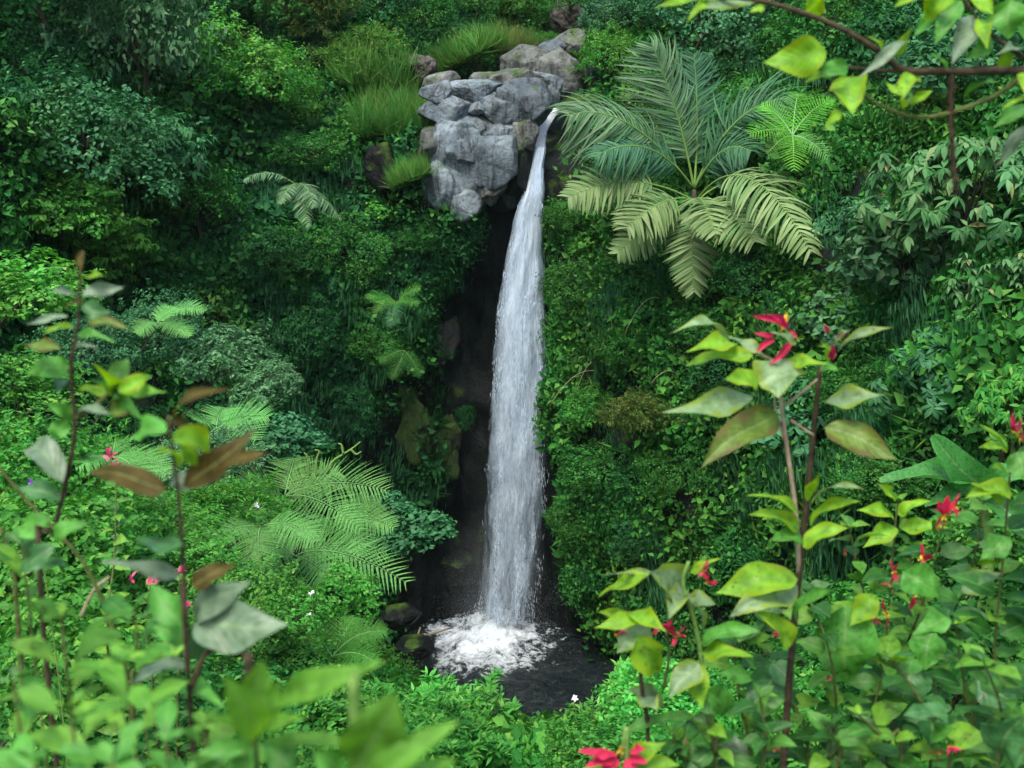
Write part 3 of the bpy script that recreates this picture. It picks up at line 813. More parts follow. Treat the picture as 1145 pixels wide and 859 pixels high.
# ------------------------------------------------------------------ boulders at the lip, in the stream and at the foot
BO = [  # px, py, Y, half width m, half depth, half height, tilt, material, label
 (502, 126, 40.3, .8, .8, .6, -.1, 'rock', 'broad pale grey boulder, upper left corner of the rock face beside the fall'),
 (533, 170, 41.7, 1.75, 1.1, 1.8, .1, 'rock', 'main mass of cracked grey rock behind the separate blocks beside the lip'),
 (505, 165, 39.6, .85, .8, .95, .1, 'rock', 'blue-grey block below the broad pale boulder on the left of the rock face'),
 (497, 205, 39.4, .62, .7, .75, .2, 'rock', 'dull blue block low on the left edge of the rock face'),
 (528, 203, 39.6, .42, .5, .62, -.2, 'rock', 'narrow blue-grey wedge between two cracks at the foot of the rock face'),
 (552, 178, 39.5, .78, .8, .85, .12, 'rock', 'rounded cracked block in the middle of the rock face'),
 (553, 122, 40.3, .62, .7, .5, .0, 'rock', 'flat-topped pale slab in the middle of the rock face'),
 (582, 118, 40.6, .8, .9, .8, .1, 'rock', 'pale rounded boulder on the right shoulder of the rock face above the fall'),
 (586, 150, 40.3, .5, .6, .55, .2, 'rock_warm', 'mossy pale boulder just left of the lip of the fall'),
 (578, 190, 40.4, .5, .6, 1.0, .1, 'rock_dark', 'dark wet block under the lip, touching the falling water'),
 (532, 140, 39.9, .3, .4, .32, .3, 'rock', 'small grey stone wedged at the centre of the rock face'),
 (534, 122, 40.2, .25, .3, .2, .3, 'rock', 'small flat stone resting above the wedged stone'),
 (548, 208, 39.7, .45, .5, .7, -.1, 'rock_warm', 'brownish block at the lower right of the rock face'),
 (484, 158, 39.6, .5, .6, .5, -.3, 'rock_warm', 'olive-stained boulder on the far left of the rock face'),
 (490, 104, 41.3, .5, .6, .35, .2, 'rock', 'low grey stone on the top left of the rock face'),
 (530, 103, 42.0, .85, .8, .4, .0, 'rock', 'long flat grey slab on top of the rock face'),
 (518, 226, 40.2, .5, .6, .5, .2, 'rock', 'grey block hanging at the bottom edge of the rock face'),
 (567, 216, 40.6, .5, .6, .7, .1, 'rock_dark', 'black block at the bottom right of the rock face'),
 (520, 148, 39.6, .55, .5, .42, .1, 'rock', 'cracked slab across the middle of the rock face'),
 (556, 152, 39.6, .5, .5, .4, -.15, 'rock', 'pale block right of the cracked slab in the rock face'),
 (520, 172, 39.3, .35, .4, .5, .35, 'rock', 'leaning grey chip in the middle of the rock face'),
 (505, 146, 39.4, .3, .4, .25, -.2, 'rock', 'small grey ledge stone on the left of the rock face'),
 (566, 146, 39.5, .3, .4, .28, .2, 'rock_warm', 'small tan stone in the upper right of the rock face'),
 (540, 90, 44.5, .5, .5, .3, .2, 'rock_warm', 'low tan stone behind the long flat slab'),
 (572, 92, 43.0, 1.0, .9, .5, .1, 'rock_warm', 'broad buff slab behind the rock face'),
 (603, 96, 43.6, .7, .7, .45, -.1, 'rock', 'grey slab beside the stream above the lip'),
 (496, 92, 43.2, .55, .6, .3, .1, 'rock_warm', 'tan stone at the foot of the grassy bank'),
 (627, 86, 44.2, 1.05, 1.0, .85, .1, 'rock_warm', 'big squarish grey-brown boulder right of the stream'),
 (612, 107, 43.0, .34, .4, .34, .3, 'rock', 'round blue-grey stone below the big squarish boulder'),
 (600, 96, 44.8, .38, .4, .4, .1, 'rock', 'upright grey stone left of the big squarish boulder'),
 (588, 72, 47.5, 1.0, .9, .6, .0, 'rock_warm', 'pale sloping slab farther up the stream bed'),
 (640, 50, 51.0, .8, .8, .5, .1, 'rock_warm', 'dark-topped boulder farther up the stream bed'),
 (618, 56, 50.0, .55, .6, .4, .2, 'rock', 'small grey boulder by the trees farther up the stream'),
 (648, 14, 56.0, 1.1, 1.0, 1.1, .0, 'rock_brown', 'tall brownish rock at the head of the stream, left of the pair'),
 (686, 8, 56.5, 1.0, 1.0, 1.0, .1, 'rock_brown', 'tall brownish rock at the head of the stream, right of the pair'),
 (665, 36, 53.0, .6, .6, .4, .2, 'rock_warm', 'flat stone below the two tall brownish rocks'),
 (470, 78, 45.0, .6, .6, .5, .0, 'rock_brown', 'brown rock half hidden at the foot of the dark trees'),
 (444, 150, 40.6, .55, .6, .95, .1, 'rock_brown', 'brown rock showing below the grassy hump'),
 (428, 190, 40.0, .5, .5, .8, .1, 'rock_dark', 'dark rock in the shade under the grassy hump'),
 (648, 170, 39.4, .4, .5, .9, .1, 'rock_brown', 'brown rock just right of the fall under the palm frond'),
 (494, 375, 40.5, .62, .6, .95, .1, 'rock_brown', 'rounded grey-brown rock bulging from the dark wall left of the fall'),
 (458, 478, 39.3, .95, 1.0, 1.8, .25, 'rock_moss', 'tall slab of yellow-green moss on the dark wall left of the fall'),
 (492, 500, 40.0, .9, .9, 1.3, .1, 'rock_moss', 'mossy bulge beside the yellow-green slab'),
 (626, 395, 39.6, .35, .5, .8, .1, 'rock_brown', 'reddish rock showing right of the falling water'),
 (447, 690, 36.6, .7, .6, .4, .1, 'rock_dark', 'wet black rock on the left bank of the pool'),
 (462, 722, 35.6, .6, .6, .35, .1, 'rock_dark', 'low wet rock nearest the viewer on the left bank'),
 (600, 655, 40.7, .5, .5, .5, .1, 'rock_dark', 'black rock at the right foot of the waterfall'),
 (628, 585, 40.0, .5, .6, 1.2, .1, 'rock_dark', 'wet dark rock at the base of the right wall by the fall'),
 (512, 640, 41.0, .6, .6, .7, .1, 'rock_dark', 'dark rock behind the spray at the left foot of the fall'),
]
rb = np.random.default_rng(5)
for i, (px, py, Y, a, b, c, tl_, mt, lab) in enumerate(BO):
    k_ = (1.0 if 'main mass' in lab else 1.3) if mt in ('rock', 'rock_warm') and Y < 45 else 1.2
    V, F = boulder_shape(rb, a * k_, b * 1.1, c * k_, cuts=16, rough=.11 if mt in ('rock_moss', 'rock_brown') else .035)
    ca, sa = math.cos(tl_), math.sin(tl_); V = V @ np.array([[ca, 0, sa], [0, 1, 0], [-sa, 0, ca]])
    m_ = Mesh(); m_.add(V, F)
    nm_ = 'boulder' if a > .55 else 'stone'
    at = P(px, py, Y)
    if (mt in ('rock', 'rock_warm') or 'main mass' in lab) and 470 < px < 598 and 100 < py < 240:             # one jointed face
        at = P(px, py, 39.35 + max(0, 232 - py) * .010 + b * .62 + rb.uniform(-.25, .3) + (.3 if 'main mass' in lab else 0))
    if mt in ('rock_brown', 'rock_moss') and Y < 45:
        s_, n_ = surf(px, py); at = s_ - n_ * b * .35
    o = link(nm_, m_.data(nm_, [M[mt]]), None, at)
    tag(o, lab, 'boulder' if nm_ == 'boulder' else 'stone', 'boulders along the stream and the rock face')

# ------------------------------------------------------------------ ground cover on walls and slopes (uncountable)
rc = np.random.default_rng(11)
def clump_proto(r, n, L, wr, style, h=.45):
    d = rand_dirs(r, n, -.1, 1); p = d * r.uniform(.3, 1.0, (n, 1)) * [1, 1, h * 2]
    t = unit(np.cross(d, rand_dirs(r, n)))
    if style == 'hang':
        ax = unit(d * [1, 1, .2] * .6 + [0, 0, -.8] + r.normal(0, .2, (n, 3)))
    elif style == 'tuft':
        p *= .3; ax = unit(d + UP * .5 + r.normal(0, .2, (n, 3)))
    else:
        ax = unit(t * .8 + d * .5 + r.normal(0, .2, (n, 3)))
    nr = unit(d * .8 + UP * .5 + r.normal(0, .4, (n, 3)))
    return p, ax, nr, L * r.uniform(.6, 1.4, n), wr
PROTO = [clump_proto(rc, 64, .115, .62, 'leaf') for _ in range(4)] + [clump_proto(rc, 50, .16, .6, 'leaf') for _ in range(3)] + \
        [clump_proto(rc, 24, .26, .62, 'leaf') for _ in range(2)] + [clump_proto(rc, 60, .28, .14, 'hang') for _ in range(2)] + [clump_proto(rc, 34, .6, .06, 'tuft') for _ in range(2)]
def scatter(name, pts, nrm, size, kinds, mat, label, up_mix=.6, lscale=1.0, stuffname=None):
    mm = Mesh(); n = len(pts)
    kk = np.asarray(kinds)
    for k in np.unique(kk):
        s = np.where(kk == k)[0]
        p, ax, nr, L, wr = PROTO[k]
        up = unit(nrm[s] * (1 - up_mix) + UP * up_mix)
        a0 = rand_dirs(rc, len(s)); x = unit(np.cross(up, a0)); y = np.cross(up, x)
        B = np.stack([x, y, up], 1)                                     # local -> world rows
        sz = size[s][:, None, None]
        pw = np.einsum('ij,kjl->kil', p, B) * sz + pts[s][:, None]
        aw = np.einsum('ij,kjl->kil', ax, B); nw = np.einsum('ij,kjl->kil', nr, B)
        if k in (9, 10): aw = aw * .4 + np.array([0, 0, -.8])
        l = np.broadcast_to(L[None] * lscale, pw.shape[:2]) * (.75 + .5 * rc.uniform(0, 1, (len(s), 1)))
        V, F = rhombs(pw.reshape(-1, 3), aw.reshape(-1, 3), nw.reshape(-1, 3), l.ravel(), l.ravel() * wr, .12, .18)
        mm.add(V, F)
    o = link(name, mm.data(name, [mat]))
    return tag(o, label, kind='stuff')

def sample_grid(Gd, Nd, n, margin, cond):
    a = Gd[:-1, :-1]; e1 = Gd[1:, :-1] - a; e2 = Gd[:-1, 1:] - a
    ar = np.linalg.norm(np.cross(e1, e2), axis=-1).ravel()
    c = (Gd[:-1, :-1] + Gd[1:, 1:]).reshape(-1, 3) / 2
    x, y, d = proj(c)
    ar = ar * ((x > -margin) & (x < 1145 + margin) & (y > -margin * .7) & (y < 859 + margin * .3) & (d > 2))
    ar = ar * np.clip(30 / np.maximum(d, 8), .7, 1.8) * cond(c, x, y, d)
    i = rc.choice(len(ar), n, p=ar / ar.sum())
    q = rc.uniform(0, 1, (2, n, 1))
    p = a.reshape(-1, 3)[i] + e1.reshape(-1, 3)[i] * q[0] + e2.reshape(-1, 3)[i] * q[1]
    return p, Nd[:-1, :-1].reshape(-1, 3)[i]

def bare(c, x, y, d):
    """0 where rock or water shows, 1 where plants grow."""
    z = c[:, 2]
    k = np.ones(len(c))
    nz2 = vnoise(c / 1.1, 60) * 18
    wall = (d > 30) & (y > 205) & (y < 720)
    lx = np.interp(y, [205, 240, 330, 420, 480, 560, 640, 720], [540, 528, 496, 500, 486, 460, 432, 418])
    rx = np.interp(y, [205, 300, 400, 480, 560, 640, 720], [612, 616, 628, 612, 618, 634, 700])
    k[wall & (x > lx + nz2) & (x < rx + nz2 * .4)] = 0
    k[(d > 30) & (x > 470 + nz2) & (x < 652) & (y > 88) & (y < 232 + nz2)] = 0
    k[(d > 41) & (y < 120) & (np.abs(x - np.interp(y, [0, 50, 90, 120], [668, 640, 600, 590])) < np.interp(y, [0, 60, 120], [30, 45, 90]) + nz2)] = 0
    k[z < .15] = 0
    k[(d > 36) & (np.abs(x - 470) < 34) & (y > 420) & (y < 530)] *= .12
    k[(d > 36) & (np.abs(x - 495) < 22) & (y > 335) & (y < 425)] *= .05
    return k
def kinds_for(p, seed, w_hang=.12, w_tuft=.03):
    v = vnoise(p / 2.4, seed) * .5 + .5 + rc.normal(0, .12, len(p))
    k = np.where(v < .42, rc.integers(0, 4, len(p)), np.where(v < .64, rc.integers(4, 7, len(p)), rc.integers(7, 9, len(p))))
    u = rc.uniform(0, 1, len(p))
    k = np.where(u < w_hang, rc.integers(9, 11, len(p)), k)
    return np.where(u > 1 - w_tuft, rc.integers(11, 13, len(p)), k)

def wall_cover(name, n, cond, mat, label, seed, size=(.3, .62), wh=.12, lscale=1.0, push=.45):
    p, nn = sample_grid(G, GN, n, 170, lambda c, x, y, d: bare(c, x, y, d) * cond(c, x, y, d))
    lump = np.clip(vnoise(p / 1.5, seed + 1) + .35 * vnoise(p / .6, seed + 2), -.6, 1)
    p = p + unit(nn + UP * .5) * (lump * push * 1.5)[:, None]
    sc_ = rc.uniform(*size, n) * (1 + .3 * lump)
    return scatter(name, p, nn, sc_, kinds_for(p, seed, wh), M[mat], label, lscale=lscale)
up_ = lambda c: smooth(14.0, 17.0, c[:, 2] + vnoise(c / 2.5, 70) * 1.2)
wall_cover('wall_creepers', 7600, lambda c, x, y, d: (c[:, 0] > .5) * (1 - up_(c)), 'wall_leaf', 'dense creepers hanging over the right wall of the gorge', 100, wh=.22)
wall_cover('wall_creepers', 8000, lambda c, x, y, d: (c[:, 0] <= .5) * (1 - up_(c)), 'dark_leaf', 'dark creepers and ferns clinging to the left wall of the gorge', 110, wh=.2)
wall_cover('undergrowth', 5600, lambda c, x, y, d: (c[:, 0] <= -1.0) * up_(c), 'dark_leaf', 'shaded undergrowth on the hillside above the left wall', 120, size=(.4, .8), wh=.08)  # darker leaf colour puts the shade under the trees into the cover
wall_cover('undergrowth', 5200, lambda c, x, y, d: (c[:, 0] > -1.0) * up_(c), 'wall_leaf', 'mixed undergrowth on the hillside above the right wall', 130, size=(.4, .8), wh=.08)
def patches(name, n, cond, mat, label, seed, kset, lscale, thr, push=.35):
    p, nn = sample_grid(G, GN, n, 170, lambda c, x, y, d: bare(c, x, y, d) * cond(c, x, y, d) * (vnoise(c / 1.9, seed) > thr) * ~((np.abs(x - 590) < 50) & (d > 36)))
    p = p + unit(nn + UP * .4) * (push + .3 * vnoise(p / 1.1, seed + 1))[:, None]
    return scatter(name, p, nn, rc.uniform(.45, .9, n), rc.choice(kset, n), M[mat], label, lscale=lscale)
patches('broadleaf_creepers', 900, lambda c, x, y, d: c[:, 0] > .5, 'mid_leaf', 'patches of broad fresh leaves among the creepers on the right wall', 201, [7, 8], .8, .12)
patches('broadleaf_creepers', 900, lambda c, x, y, d: c[:, 0] <= .5, 'wall_leaf', 'patches of broad leaves among the creepers on the left side of the gorge', 205, [7, 8], .85, .12)
patches('hanging_creepers', 280, lambda c, x, y, d: 1 - up_(c) * .8, 'teal_leaf', 'long hanging strands of creepers on both walls of the gorge', 209, [9, 10], 1.3, .1, .5)
p, nn = sample_grid(H, HN, 9500, 200, lambda c, x, y, d: (c[:, 2] > .5) * (c[:, 1] > 2.2) * (c[:, 1] < rim_y(c[:, 0]) + 3.5) * np.where(c[:, 1] < 8, .6, 1.2))
scatter('ground_cover', p + UP * .06, nn, rc.uniform(.14, .36, len(p)), kinds_for(p, 140, 0, 0), M['mid_leaf'], 'leafy ground cover over the slope below the viewpoint', .85, .5)

# ------------------------------------------------------------------ trees, shrubs, palms and ferns of the gorge
rp = np.random.default_rng(33)
CROWN = {}
STYLE = {  # lobes, leaves, leaf length (crown radius 1), style, low limit
    'tree': (26, 9500, .072, 'leaf', -.5), 'leafy': (18, 6000, .10, 'leaf', -.4), 'broad': (12, 1700, .2, 'broad', -.4),
    'whorl': (20, 560, .21, 'whorl', -.6), 'fine': (20, 11000, .11, 'fine', -.4), 'herb': (14, 2400, .24, 'lance', -.1), 'grass': (10, 5200, .62, 'grass', -.2), 'small': (22, 11000, .066, 'leaf', -.4)}
def crown_data(style, mat):
    key = (style, mat)
    if key not in CROWN:
        CROWN[key] = []
        nl, n, L, st, zl = STYLE[style]
        for v in range(3):
            mm = Mesh()
            for V, F, uv in crown_leaves(rp, (1, 1, .9), nl, n, L, st, zl): mm.add(V, F, uv)
            CROWN[key].append(mm.data('foliage', [M[mat]]))
    return CROWN[key][rp.integers(0, 3)]

def plant(kind, px, py, Y, R, zs, style, mat, label, group=None, cat=None, bark_m='bark'):
    if Y is None:
        s, n = surf(px, py); c = s + unit(n * .8 + UP * .3) * (.4 if style == 'grass' else R * (.68 if kind == 'tree' else .5))
    else:
        c = P(px, py, Y)
    if Y is not None and Y < 23:
        root = np.array([c[0] + rp.normal(0, .1), c[1] + rp.normal(0, .1), 0]); root[2] = near_h(root[0], root[1]) - .05
        while c[2] - root[2] > 1.3 and root[0] > c[0] - 1.6:                # lean out from firm ground uphill
            root[0] -= .08; root[1] -= .05; root[2] = near_h(root[0], root[1]) - .05
        if root[2] > c[2] - .1: root[2] = c[2] - .3
    else:
        root, _ = nearest(c - UP * R * (1.3 if kind == 'tree' else .7) + np.array([0, .6, 0]))
    t = thing(kind, root, label, cat or kind, group)
    f = link('crown' if kind == 'tree' else 'foliage', crown_data(style, mat), t, c - root)
    f.scale = (R * rp.uniform(.85, 1.2), R * rp.uniform(.85, 1.15), R * zs); f.rotation_euler = (rp.normal(0, .2), rp.normal(0, .2), rp.uniform(0, 6.28))
    mm = Mesh(); d = c - root
    r0 = max(.015, (.036 if kind == 'tree' else .024) * R)
    mid = d * .5 + np.array([rp.normal(0, .1), 0, .1]) * R
    V, F = tube(spline([np.zeros(3), mid, d], 8), np.linspace(r0, r0 * .5, 8), 6); mm.add(V, F)
    for q in range(6):
        e = d + rand_dirs(rp, 1, -.1, 1)[0] * R * [.7, .7, .7 * zs]
        V, F = tube(spline([mid + (d - mid) * rp.uniform(.1, .8), (d + e) / 2 + rp.normal(0, .06, 3) * R, e], 6), np.linspace(r0 * .5, r0 * .12, 6), 5); mm.add(V, F)
    link('trunk' if kind == 'tree' else 'stem', mm.data('trunk', [M[bark_m]]), t)
    return t

HILL = 'trees on the hillside above the gorge'
TREES = [
 (22, 40, 2.7, 1.1, 'tree', 'dark_leaf', 'very dark leafy tree in the upper left corner of the gorge'),
 (112, 78, 2.2, 1.55, 'tree', 'grey_leaf', 'tall cone-shaped grey-green tree close to the dark upper left corner'),
 (60, 175, 1.8, 1.0, 'tree', 'teal_leaf', 'blue-green tree below the dark one in the upper left corner'),
 (28, 250, 1.5, .9, 'leafy', 'mid_leaf', 'mid-green bushy tree on the left border, below the blue-green one'),
 (190, 25, 2.0, 1.1, 'tree', 'dark_leaf', 'dark tree right behind the tall cone-shaped grey-green tree'),
 (205, 110, 1.3, 1.3, 'tree', 'teal_leaf', 'narrow dark tree between the grey-green cone and the round bright tree'),
 (255, 112, 1.9, .95, 'small', 'mid_leaf', 'round bright green tree above the dark hollow with the small palm'),
 (318, 128, 1.5, .9, 'small', 'mid_leaf', 'bright tree leaning toward the grassy hump, beside the round one'),
 (285, 30, 2.0, .9, 'tree', 'wall_leaf', 'mid-green tree behind the round bright tree, top of the left hill'),
 (345, 38, 1.7, .9, 'fine', 'olive_leaf', 'feathery yellowish-green tree at the top of the left hill'),
 (395, 85, 1.6, .8, 'fine', 'grass_leaf', 'soft pale feathery bush above the grassy hump'),
 (345, 190, 1.2, .8, 'small', 'wall_leaf', 'dark green bush hanging over the hollow with the small palm'),
 (160, 200, 1.5, .9, 'whorl', 'teal_leaf', 'tree with drooping blue-green leaf whorls on the left hillside'),
 (95, 310, 1.3, .8, 'whorl', 'mid_leaf', 'lighter green tree with drooping leaf whorls, lower left hillside'),
 (215, 250, 1.4, .9, 'tree', 'wall_leaf', 'dark tree standing left of the small pale palm'),
 (150, 285, 1.0, .9, 'whorl', 'wall_leaf', 'small dark whorl-leaved tree below the larger drooping one'),
 (415, 18, 1.9, 1.0, 'tree', 'dark_leaf', 'darkest tree at the top, just left of the middle'),
 (470, 40, 1.7, .9, 'tree', 'wall_leaf', 'dark green tree over the rocks at the head of the stream'),
 (532, 18, 1.9, .9, 'small', 'wall_leaf', 'green tree at the top, behind the grey rock face'),
 (592, 18, 1.6, .9, 'small', 'mid_leaf', 'lighter tree at the top left of the two tall brownish rocks'),
 (512, 74, 1.7, .9, 'grass', 'grass_leaf', 'grassy bush on the bank above the grey rock face'),
 (565, 62, 1.5, .9, 'grass', 'olive_leaf', 'brownish-green feathery bush right above the pale slabs'),
 (610, 45, .8, .6, 'small', 'mid_leaf', 'small round bush on the bank beside the upper stream'),
 (690, 88, 1.2, .9, 'small', 'mid_leaf', 'bright bush on the right bank above the lip of the fall'),
 (655, 132, .7, .8, 'grass', 'olive_leaf', 'small grassy bush at the right edge of the lip'),
 (715, 45, 1.4, .8, 'small', 'teal_leaf', 'blue-green bush right of the tall brownish rocks'),
 (800, 70, 1.9, .95, 'tree', 'teal_leaf', 'round dark tree behind the upright feather frond'),
 (760, 12, 1.8, .9, 'tree', 'wall_leaf', 'dark tree at the top, right of the stream head'),
 (880, 35, 2.0, .9, 'tree', 'dark_leaf', 'dark tree behind the thin overhanging branch'),
 (945, 75, 1.8, 1.0, 'tree', 'wall_leaf', 'dark tree behind the bright tree fern'),
 (1010, 110, 1.7, 1.0, 'leafy', 'dark_leaf', 'dark tree behind the hanging brown vine'),
 (1040, 25, 2.0, .9, 'tree', 'dark_leaf', 'darkest tree in the upper right corner'),
 (1115, 120, 1.7, 1.0, 'leafy', 'teal_leaf', 'blue-green tree on the right border under the overhanging branch'),
 (640, 8, 1.2, .8, 'small', 'wall_leaf', 'bush crowning the head of the stream above the tall rocks'),
]
for px, py, R, zs, st, mt, lab in TREES:
    plant('tree' if R >= 1.15 else 'shrub', px, py, None, R, zs, st, mt, lab, HILL)

RT = 'drooping-leaved trees on the right slope'
for px, py, Y, R, zs, mt, lab in [
 (1085, 225, 25, 1.75, 1.0, 'droop_leaf', 'tree with long drooping leaf whorls, highest on the right slope'),
 (1010, 300, 26, 1.35, .9, 'grey_leaf', 'pale tree with shining whorled leaves right of the palm fronds'),
 (1115, 350, 23, 1.3, 1.0, 'droop_leaf', 'drooping tree with a few brown leaves by the right border'),
 (960, 260, 28, 1.1, .9, 'teal_leaf', 'small whorled tree just below the bright tree fern'),
 (1060, 420, 23, 1.2, .9, 'teal_leaf', 'darker drooping tree lower on the right slope'),
 (1135, 450, 20, .9, 1.0, 'mid_leaf', 'fresh green drooping tree by the right border above the banana leaf'),
 (940, 350, 29, 1.1, .9, 'grey_leaf', 'pale small-leaved tree behind the tall red-flowered shrub'),
]:
    plant('tree', px, py, Y, R, zs, 'whorl' if mt != 'grey_leaf' else 'broad', mt, lab, RT)

WS = 'shrubs growing on the gorge walls'
for px, py, R, zs, st, mt, lab in [
 (446, 150, 1.7, 1.0, 'grass', 'grass_leaf', 'grassy hump left of the grey rock face'),
 (412, 112, 1.9, 1.0, 'grass', 'grass_leaf', 'green tuft at the back of the grassy hump'),
 (470, 205, .8, 1.2, 'grass', 'grass_leaf', 'pale tuft of hanging grass below the left end of the rock face'),
 (405, 160, .9, .9, 'small', 'wall_leaf', 'bush in front of the grassy hump'),
 (420, 245, .55, .9, 'broad', 'mid_leaf', 'small broad-leaved plant glowing on the dark wall left of the rock face'),
 (380, 290, 1.1, 1.0, 'small', 'wall_leaf', 'dark bush bulging from the left wall under the small pale palm'),
 (300, 300, 1.2, 1.0, 'small', 'dark_leaf', 'dark bush on the left wall behind the greyish spur bush'),
 (330, 380, 1.2, 1.1, 'small', 'dark_leaf', 'dark bush low on the left wall right of the greyish spur bush'),
 (410, 400, .9, 1.2, 'small', 'wall_leaf', 'hanging bush beneath the wall fern left of the fall'),
 (375, 460, 1.0, 1.1, 'small', 'dark_leaf', 'darkest bush at the foot of the left wall'),
 (470, 270, .7, 1.1, 'small', 'wall_leaf', 'bush under the rock face left of the dark cave'),
 (515, 470, .4, 1.6, 'small', 'dark_leaf', 'small ivy clump on the dark rock left of the falling water'),
 (640, 250, .7, 1.2, 'small', 'wall_leaf', 'bush hugging the right edge of the fall near the top'),
 (655, 330, 1.0, 1.0, 'small', 'wall_leaf', 'bush right of the fall under the lowest palm frond'),
 (715, 400, 1.0, .9, 'fine', 'wall_leaf', 'wispy bush in the middle of the right wall'),
 (672, 460, .9, .9, 'small', 'mid_leaf', 'lighter bush right of the fall at mid height'),
 (735, 470, 1.15, .8, 'fine', 'olive_leaf', 'olive feathery bush with dry stalks on the right wall'),
 (690, 530, 1.1, .9, 'small', 'wall_leaf', 'bush below the olive feathery one'),
 (770, 545, 1.1, 1.0, 'small', 'wall_leaf', 'dark bush behind the thin pale stem on the right wall'),
 (655, 585, .9, .9, 'small', 'wall_leaf', 'bush low on the right wall beside the foot of the fall'),
 (735, 610, 1.0, .9, 'small', 'dark_leaf', 'dark overhanging bush above the right side of the pool'),
 (680, 650, .8, .8, 'small', 'dark_leaf', 'lowest bush on the right wall, leaning over the pool'),
 (840, 440, 1.2, 1.0, 'small', 'dark_leaf', 'dark bush behind the top of the tall red-flowered shrub'),
 (860, 330, 1.1, .9, 'small', 'dark_leaf', 'dark bush under the right-hand palm fronds'),
 (800, 380, 1.0, .8, 'small', 'wall_leaf', 'bush with hanging tendrils under the middle palm frond'),
 (920, 480, 1.1, 1.0, 'broad', 'teal_leaf', 'broad-leaved bush right of the tall shrub stem'),
 (980, 470, 1.0, .9, 'small', 'wall_leaf', 'mid-green bush between the tall shrub and the drooping trees'),
 (1010, 530, .9, .8, 'small', 'wall_leaf', 'bush behind the flat banana leaf'),
]:
    plant('shrub', px, py, None, R, zs, st, mt, lab, WS)

